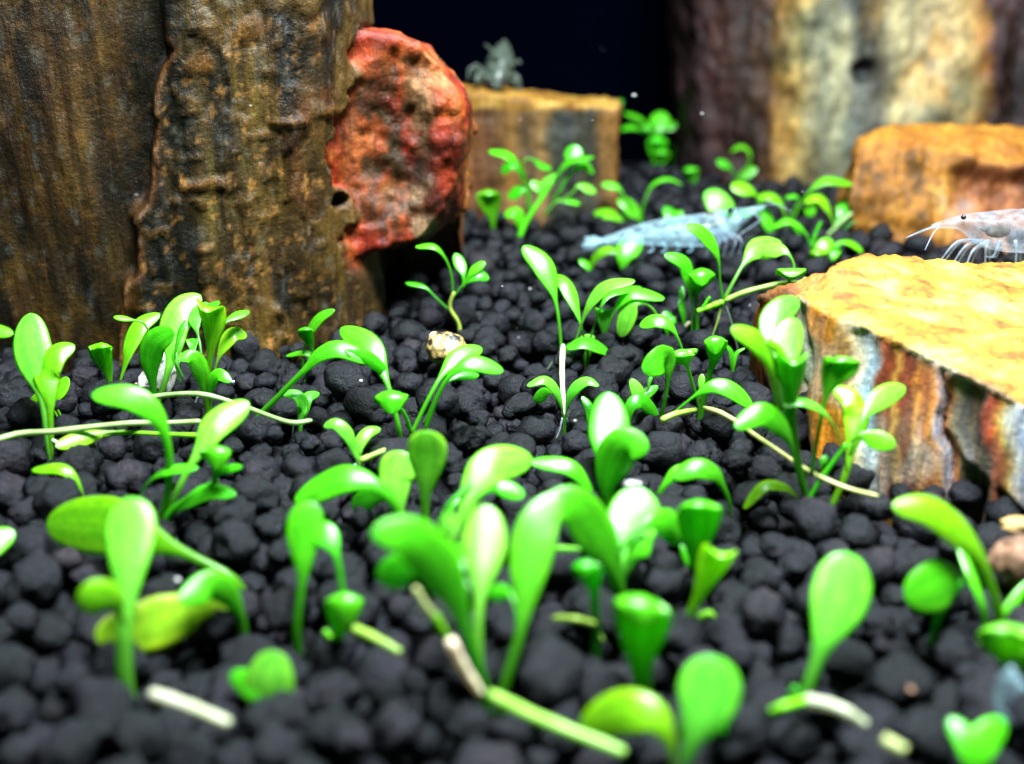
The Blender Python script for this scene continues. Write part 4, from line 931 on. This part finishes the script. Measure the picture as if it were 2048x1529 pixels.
p.leaf('1284,1372 1282,1300 1286,1246 1286,1196', 116, .25, 0, lip=.7, drop=.5, wp=52, c='g', wd=(1, .25))
# ---- front edge
p = Plant('oval leaf drooping left at the bottom edge of the picture', (1344, 1545), 'y')
p.leaf('1346,1545 1338,1476 1306,1432 1244,1424 1160,1454', 92, .3, 22, wp=18, c='y')
p = Plant('rounded fan leaf on a stalk at the bottom edge', (1370, 1545))
p.leaf('1366,1545 1388,1474 1416,1404 1426,1312', 134, .4, 0, wp=36, c='p', pk=.8); p.leaf('1420,1440 1436,1445 1452,1466', 12, .2, 10)
p = Plant('tall spoon leaf at the front right with pale runners at its foot', (1610, 1404))
p.leaf('1608,1404 1640,1304 1666,1234 1686,1176 1692,1106', 124, .42, 6, wp=34, c='p', pk=.8)
p.leaf('1606,1404 1590,1376 1574,1400', 14, .2, 40, c='d')
p.runner('1608,1402 1570,1412,.05 1542,1424', 20, 'y', True, .18); p.runner('1610,1400 1676,1416,.08 1732,1450', 25, 'W', True, .16); p.root_('1610,1408 1612,1450 1618,1500', 22, 'b')
p = Plant('cut white runner end lying on the soil at the bottom right', (1790, 1500), name='runner_stem', cat='stem', group='loose pale runner stems on the soil')
p.runner('1768,1480 1788,1490 1812,1502', 27, 'w', True, .28)
p = Plant('long thick leaf arching left at the right side of the front', (1992, 1240))
p.leaf('1998,1240 1976,1154 1946,1094 1902,1048 1852,1018 1786,1014', 70, .38, 28, wp=26, c='y'); p.leaf('1970,1240 1948,1164 1930,1118 1915,1080', 26, .3, 20, wp=20, c='g', lean=.1); p.leaf('2004,1240 2026,1206 2060,1160', 24, .2, 20)
p = Plant('plump round leaf like a green pebble at the front right', (1872, 1250))
p.leaf('1936,1158,.1 1905,1160 1866,1176,-.1 1810,1196,-.15', 104, .02, 5, pk=.55, wp=10, lean=0); p.stem('1872,1250 1900,1200 1925,1162', 18, 'd')
p = Plant('flat pale cap leaf on a short yellow stalk at the right edge', (2012, 1330))
p.leaf('2012,1330 2010,1286 2006,1250', 112, .3, 0, lip=.55, wp=24, c='p'); p.leaf('2040,1320 2044,1290 2060,1260', 60, .2, 10)
p = Plant('blurred pair of small leaves in the bottom right corner', (1952, 1560))
p.leaf('1948,1560 1940,1494 1900,1436', 58, .35, 10, wp=22); p.leaf('1956,1560 1962,1496 2008,1440', 68, .35, 10, wp=22)
p = Plant('heart-shaped pair of pale leaves low at the bottom left', (534, 1404), 'p')
p.leaf('536,1404 538,1360 548,1302', 104, .15, 0, wp=30, pk=.62); p.leaf('530,1404 506,1374 460,1348', 58, .2, 10, wp=24, c='g')
p = Plant('thick white runner piece lying alone on the soil at the bottom left', (380, 1430), name='runner_stem', cat='stem', group='loose pale runner stems on the soil')
p.runner('304,1388 380,1414,.03 460,1448', 27, 'W', True, .26)
p = Plant('blurred upright front plant at the left with a thick stalk and side lobe', (250, 1352), 'y')
p.leaf('250,1352 250,1256 256,1156 258,1086 256,996', 112, .45, 0, wp=46, c='p', pk=.86); p.leaf('250,1250 226,1206 156,1186', 74, .15, 12, lean=-.1)
p = Plant('big yellowing leaf lying leftwards behind the blurred front plant', (478, 1172), 'y')
p.leaf('480,1172 402,1122 312,1084 222,1054 92,1048', 126, .32, 8, wp=24, c='y')
p = Plant('drooping yellow leaf pair beside the foot of the blurred front plant', (474, 1240), 'y')
p.leaf('474,1240 412,1212,-.05 342,1236,-.15 272,1258,-.25 190,1270,-.38', 104, .25, 10, c='Y', wp=22, lean=0, cup=.02); p.leaf('484,1244 458,1192 420,1172 360,1204', 64, .35, 25, wp=26, c='g', lean=-.25)
p = Plant('small yellow-green leaf arching left above the yellowing leaf', (166, 1000), 'y')
p.leaf('168,1000 152,962 122,938 64,940', 28, .35, 40)
p = Plant('five-leaved plant in the left middle with a hooked upper left leaf', (326, 1044))
p.leaf('324,1044 338,964 336,892 312,832 262,796 184,790', 52, .55, 25, wp=20); p.leaf('332,1040 370,952 406,892 432,848 497,804', 66, .5, 14, wp=18, c='p')
p.leaf('428,990 431,944 432,896', 60, .35, 0, lip=.6, drop=.75, wp=18); p.leaf('420,980 440,944 484,934', 18, .2, 30, lean=-.1); p.leaf('334,1044 380,1002 420,984 472,990', 38, .3, 30, lean=-.1)
p.stem('334,1036 382,994 430,966', 18); p.leaf('268,1012 300,962 342,940 396,936', 26, .3, 45); p.root_('340,1044 348,1066 356,1088', 8, 'b')
p = Plant('yellow-green leaf cut off by the left edge of the picture', (-10, 1120), 'y')
p.leaf('-30,1120 -20,1090 28,1062', 62, .2, 10)

# ------------------------------------------------------------------ shrimps
def loft(name, parent, loc, rings, mat, nseg=16, segs=None):
    """rings: (centre xyz, half width across, half height)"""
    S = np.array([r[0] for r in rings], float); n = 40
    Ss, t = spline(S, n)
    L = np.concatenate([[0], np.cumsum(np.linalg.norm(np.diff(S, axis=0), axis=1))]); L /= L[-1]
    a = np.interp(t, L, [r[1] for r in rings]); b = np.interp(t, L, [r[2] for r in rings])
    if segs is not None:
        bump = 1 + .035 * np.abs(np.sin(t * math.pi * segs)) * (t < .62); a = a * bump; b = b * bump
    T = np.gradient(Ss, axis=0); T /= np.linalg.norm(T, axis=1)[:, None] + 1e-9
    sidev = np.cross(T, np.array([0, 0, 1.0])); sidev /= np.linalg.norm(sidev, axis=1)[:, None] + 1e-9
    upv = np.cross(sidev, T)
    V, F = sweep(Ss, sidev, upv, a * 2, b * 2, np.zeros(n), nseg)
    me = mesh_np(name, V - loc, F); me.materials.append(mat)
    o = bpy.data.objects.new(name, me); link(o, parent); return o
def limb(name, parent, loc, pts, r0, r1, mat):
    S, t = spline(np.array(pts), 16); r = r0 + (r1 - r0) * t
    T = np.gradient(S, axis=0); T /= np.linalg.norm(T, axis=1)[:, None] + 1e-9
    wv = np.cross(T, np.array([.2, .9, .37])); wv /= np.linalg.norm(wv, axis=1)[:, None]; nv = np.cross(wv, T)
    V, F = sweep(S, wv, nv, 2 * r, 2 * r, np.zeros(len(S)), 8)
    me = mesh_np(name, V - loc, F); me.materials.append(mat)
    o = bpy.data.objects.new(name, me); link(o, parent); return o
def ball(name, parent, loc, c, r, mat, sc=(1, 1, 1)):
    V, F = ICO[3]; me = mesh_np(name, V * r * np.array(sc) + np.asarray(c) - loc, F); me.materials.append(mat)
    o = bpy.data.objects.new(name, me); link(o, parent); return o

def long_shrimp():
    Y = 13.3; k = cm(Y); q = lambda x, y, d=0.0: W(x, y, Y + d)
    loc = W(1380, 515, Y); root = empty('shrimp', loc)
    tag(root, 'long glassy blue shrimp facing right among the leaves in mid distance', 'shrimp', 'glassy shrimps in the tank')
    R = [(q(1200, 484), .08, 5 * k), (q(1240, 476), .12, 12 * k), (q(1290, 468), .2, 21 * k), (q(1340, 464), .25, 27 * k), (q(1385, 462), .28, 30 * k), (q(1420, 458), .28, 32 * k), (q(1450, 448), .25, 30 * k), (q(1472, 436), .16, 19 * k), (q(1500, 424), .08, 9 * k), (q(1530, 414), .02, 3 * k)]
    body = loft('body', root, loc, R, M_SHRIMP, segs=9)
    for d, (x2, y2) in zip((-.12, -.04, .06, .14), ((1164, 492), (1166, 484), (1170, 476), (1168, 500))):
        V = loft('tail_fin', root, loc, [(q(1206, 482, d), .02, 4 * k), (q((1206 + x2) / 2, (482 + y2) / 2, d * 2), .06, 8 * k), (q(x2, y2, d * 3), .02, 2 * k)], M_SHRIMP)
    ball('stomach', body, loc, q(1424, 440), 17 * k, M_ORGAN, (1.1, .8, 1.05)); ball('stomach', body, loc, q(1414, 449), 12 * k, M_ORGAN, (1, .8, 1.2))
    for d in (-.14, .14): ball('eye', root, loc, q(1461, 421, d * 1.1), 6.5 * k, M_EYE)
    for i, (x1, x2, x3, y3) in enumerate([(1452, 1482, 1478, 508), (1446, 1470, 1462, 512), (1436, 1452, 1446, 514), (1426, 1438, 1430, 514), (1416, 1420, 1412, 514)]):
        for d in (-.12, .12): limb('leg', root, loc, [q(x1, 462, d), q(x2, 480 + i, d * 2.2), q(x3, y3, d * 2.0)], 2.4 * k, 1.2 * k, M_LEGS)
    for d in (-.06, .06):
        limb('antenna', root, loc, [q(1500, 424, d), q(1520, 440, d * 3), q(1480, 470, d * 5 - .3), q(1470, 492, d * 8 - .5)], 1.6 * k, .6 * k, M_LEGS)
        limb('antenna', root, loc, [q(1512, 418, d), q(1545, 408, d * 4), q(1585, 424, d * 8)], 1.5 * k, .5 * k, M_LEGS)
    for i in range(4): limb('swimmeret', root, loc, [q(1300 + 26 * i, 484, -.1), q(1306 + 26 * i, 500, -.14), q(1296 + 26 * i, 505, -.14)], 4 * k, 2 * k, M_SHRIMP)
long_shrimp()
def white_shrimp():
    Y = 10.15; k = cm(Y); q = lambda x, y, d=0.0: W(x, y, Y + d)
    loc = W(2000, 545, Y); root = empty('shrimp', loc)
    tag(root, 'whitish shrimp walking left on the yellow-topped stone at the right edge', 'shrimp', 'glassy shrimps in the tank')
    R = [(q(2330, 470), .05, 8 * k), (q(2240, 462), .16, 26 * k), (q(2150, 460), .22, 38 * k), (q(2070, 462), .25, 42 * k), (q(2020, 462), .25, 42 * k), (q(1980, 460), .22, 37 * k), (q(1950, 452), .16, 27 * k), (q(1922, 446), .09, 14 * k), (q(1896, 448), .06, 9 * k), (q(1862, 453), .015, 3 * k)]
    body = loft('body', root, loc, R, M_SHRIMP2, segs=9)
    ball('stomach', body, loc, q(1996, 464), 17 * k, M_ORGAN, (1.5, .5, .7)); ball('stomach', body, loc, q(1972, 458), 8 * k, M_ORGAN, (1.4, .6, .8))
    for d in (-.12, .12): ball('eye', root, loc, q(1927, 435, d), 5 * k, M_EYE)
    for x1, x2, y2, x3, y3 in [(1960, 1918, 484, 1884, 522), (1966, 1935, 492, 1908, 530), (1976, 1950, 500, 1935, 535), (1976, 1975, 500, 1974, 542), (2000, 1990, 512, 1975, 514), (2030, 2036, 500, 2034, 545), (2050, 2064, 505, 2070, 545)]:
        for d in (-.1, .14): limb('leg', root, loc, [q(x1, 482, d * .6), q(x2 + 30 * d, y2, d), q(x3 + 40 * d, y3, d * 1.3)], 3.6 * k, 1.6 * k, M_LEGS)
    for d in (-.05, .05):
        limb('antenna', root, loc, [q(1875, 452, d), q(1845, 462, d * 4), q(1812, 476, d * 8)], 2.4 * k, .9 * k, M_LEGS)
        limb('antenna', root, loc, [q(1878, 454, d), q(1866, 468, d * 4), q(1850, 500, d * 8)], 1.6 * k, .6 * k, M_LEGS)
white_shrimp()
def olive_shrimp():
    Y = 17.6; k = cm(Y, 1, 2); q = lambda x, y, d=0.0: W(x, y, Y + d)
    loc = W(992, 188, Y); root = empty('shrimp', loc)
    tag(root, 'small olive grey shrimp perched on top of the flat-topped block', 'shrimp', 'glassy shrimps in the tank')
    R = [(q(992, 180, -.3), 10 * k, 8 * k), (q(994, 162, -.2), 21 * k, 18 * k), (q(998, 140, 0), 30 * k, 28 * k), (q(1003, 116, .2), 26 * k, 24 * k), (q(1007, 96, .4), 15 * k, 14 * k), (q(1009, 82, .5), 4 * k, 4 * k)]
    loft('body', root, loc, R, M_OLIVE)
    for s in (-1, 1): ball('eye', root, loc, q(993 + 13 * s, 168, -.35), 5 * k, M_EYE)
    for pts in [[(985, 158), (952, 130), (944, 148)], [(984, 160), (958, 142), (940, 136), (936, 160)], [(986, 166), (965, 158), (950, 182)], [(1010, 158), (1034, 152), (1042, 178)], [(1008, 164), (1030, 164), (1036, 184)], [(1012, 140), (1036, 122), (1040, 128)], [(996, 120), (978, 96), (970, 90)]]:
        limb('leg', root, loc, [q(x, y, -.15 - .05 * i) for i, (x, y) in enumerate(pts)], 5 * k, 2 * k, M_OLIVE)
    for s in (-1, 1): limb('claw', root, loc, [q(993 + 14 * s, 160, -.3), q(993 + 34 * s, 150, -.4), q(993 + 42 * s, 164, -.5)], 7 * k, 4 * k, M_OLIVE)
olive_shrimp()

# ------------------------------------------------------------------ small bits on the soil
def lump(name, px, py, r, sc, mat, label, cat, seed, z=.1, rough=.25, group=None):
    c = G(px, py, z); V, F = ICO[4 if r > 25 else 3]; k = cm(c[1]) * r * (.42 if name == 'mineral_grain' else 1)
    P = V * (1 + rough * fbm(V * 1.3 + seed, 3, seed) + .12 * fbm(V * 4 + seed, 3, seed + 1))[:, None] * np.array(sc) * k
    o = bpy.data.objects.new(name, mesh_np(name, P, F)); o.data.materials.append(mat); o.location = tuple(c); link(o)
    return tag(o, label, cat, group)
lump('pebble', 894, 700, 44, (1.05, .8, .85), M_PEBBLE, 'mottled yellow and black pebble lying among the dark granules', 'pebble', 3, .22)
lump('sandstone_lump', 2034, 1122, 52, (1, .8, 1.0), M_ORANGE, 'rough pinkish lump at the right edge below the yellow-topped stone', 'stone', 5, .2, .4)
lump('stone_chip', 2040, 1052, 30, (1.4, .8, .6), M_TAN, 'tan stone chip at the foot of the yellow-topped stone', 'stone', 6, .2, .3)
# shell fragment: a thin curved flake
def shell():
    c = G(318, 742, .2); u, v = np.meshgrid(np.linspace(-1, 1, 15), np.linspace(-1, 1, 15))
    m = 1 - .25 * np.abs(v) ** 2
    x = u * .16 * m + .04 * v; z = v * .24; y = .10 * u ** 2 + .06 * v ** 2
    A = np.stack([x.ravel(), y.ravel(), z.ravel()], 1); A += .02 * np.stack([fbm(A * 12, 2, 1), fbm(A * 12, 2, 2), fbm(A * 12, 2, 3)], 1)
    B = A + np.array([0, .025, 0]); q = np.arange(14 * 15).reshape(14, 15)[:, :-1].ravel(); n = len(A)
    F = np.concatenate([np.stack([q, q + 1, q + 16, q + 15], 1), np.stack([q + 15, q + 16, q + 1, q], 1) + n])
    b = list(range(15)) + [15 * i + 14 for i in range(1, 15)] + [14 * 15 + i for i in range(13, -1, -1)] + [15 * i for i in range(13, 0, -1)]
    b = np.array(b); b2 = np.roll(b, -1); F = np.concatenate([F, np.stack([b2, b, b + n, b2 + n], 1)])
    o = bpy.data.objects.new('shell_fragment', mesh_np('shell_fragment', np.concatenate([A, B]), F)); o.data.materials.append(M_SHELLF)
    o.location = tuple(c); o.rotation_euler = (-.5, .25, .2); link(o); tag(o, 'broken white shell fragment half hidden behind the tallest round paddle', 'shell')
shell()
for (x, y, r, lab) in [(1060, 578, 6, 'bright white grain on the soil above the central plant'), (722, 762, 9, 'white grain on the soil left of the middle plant'), (355, 1160, 15, 'shiny white grain under the yellowing front leaf'), (1150, 842, 8, 'white grain beside the winged shoot roots'), (1344, 1040, 8, 'white grain left of the smooth trumpet leaf'), (1822, 1380, 20, 'blurred peach coloured grain on the soil at the bottom right'), (466, 764, 9, 'white grain at the right foot of the yellowing clump'), (272, 768, 7, 'orange-white grain next to the short trumpet leaf')]:
    lump('mineral_grain', x, y, r, (1, 1, .8), M_WHITE if 'peach' not in lab and 'orange' not in lab else M_ORANGE, lab, 'grain', int(x) % 50, .24, .3, 'pale mineral grains on the dark soil')
lump('crystal_cluster', 1263, 968, 12, (1.4, .8, .5), M_WHITE, 'white crystal crust on a granule right of the folded leaf stalk', 'crystal', 8, .3, .9)
# curled cast shell cut by the right edge
def cast_shell():
    Y = G(2030, 1400, .2)[1]; k = cm(Y); loc = W(2060, 1400, Y); root = empty('cast_shell', loc)
    tag(root, 'curled grey-blue translucent cast shrimp shell cut by the right edge', 'shell')
    for j, rad in enumerate((68, 46, 26)):
        pts = [W(2064 + rad * math.cos(a), 1394 + rad * .95 * math.sin(a) * -1, Y + .06 * j) for a in np.linspace(2.1, 4.0, 7)]
        limb('shell_band', root, loc, pts, 10 * k, 6 * k, M_SHRIMP)
cast_shell()
# specks adrift in the water
V0, F0 = ICO[2]; Vd, Fd = [], []
for i in range(24):
    y = random.uniform(7, 22); x = random.uniform(-.42, .42) * y; zc = random.uniform(.9, 3.6)
    if i < 2: c = [W(1268, 191, 14), W(1040, 240, 14)][i]; r = (.018, .008)[i]
    else: c = np.array([x, y, zc]); r = random.uniform(.003, .007)
    Fd.append(F0 + len(V0) * i); Vd.append(V0 * r * np.array([1.6, 1, .8]) + c)
o = bpy.data.objects.new('floating_specks', mesh_np('floating_specks', np.concatenate(Vd), np.concatenate(Fd))); o.data.materials.append(M_WHITE); link(o)
tag(o, 'tiny white specks adrift in the dark water', 'specks', kind='stuff')
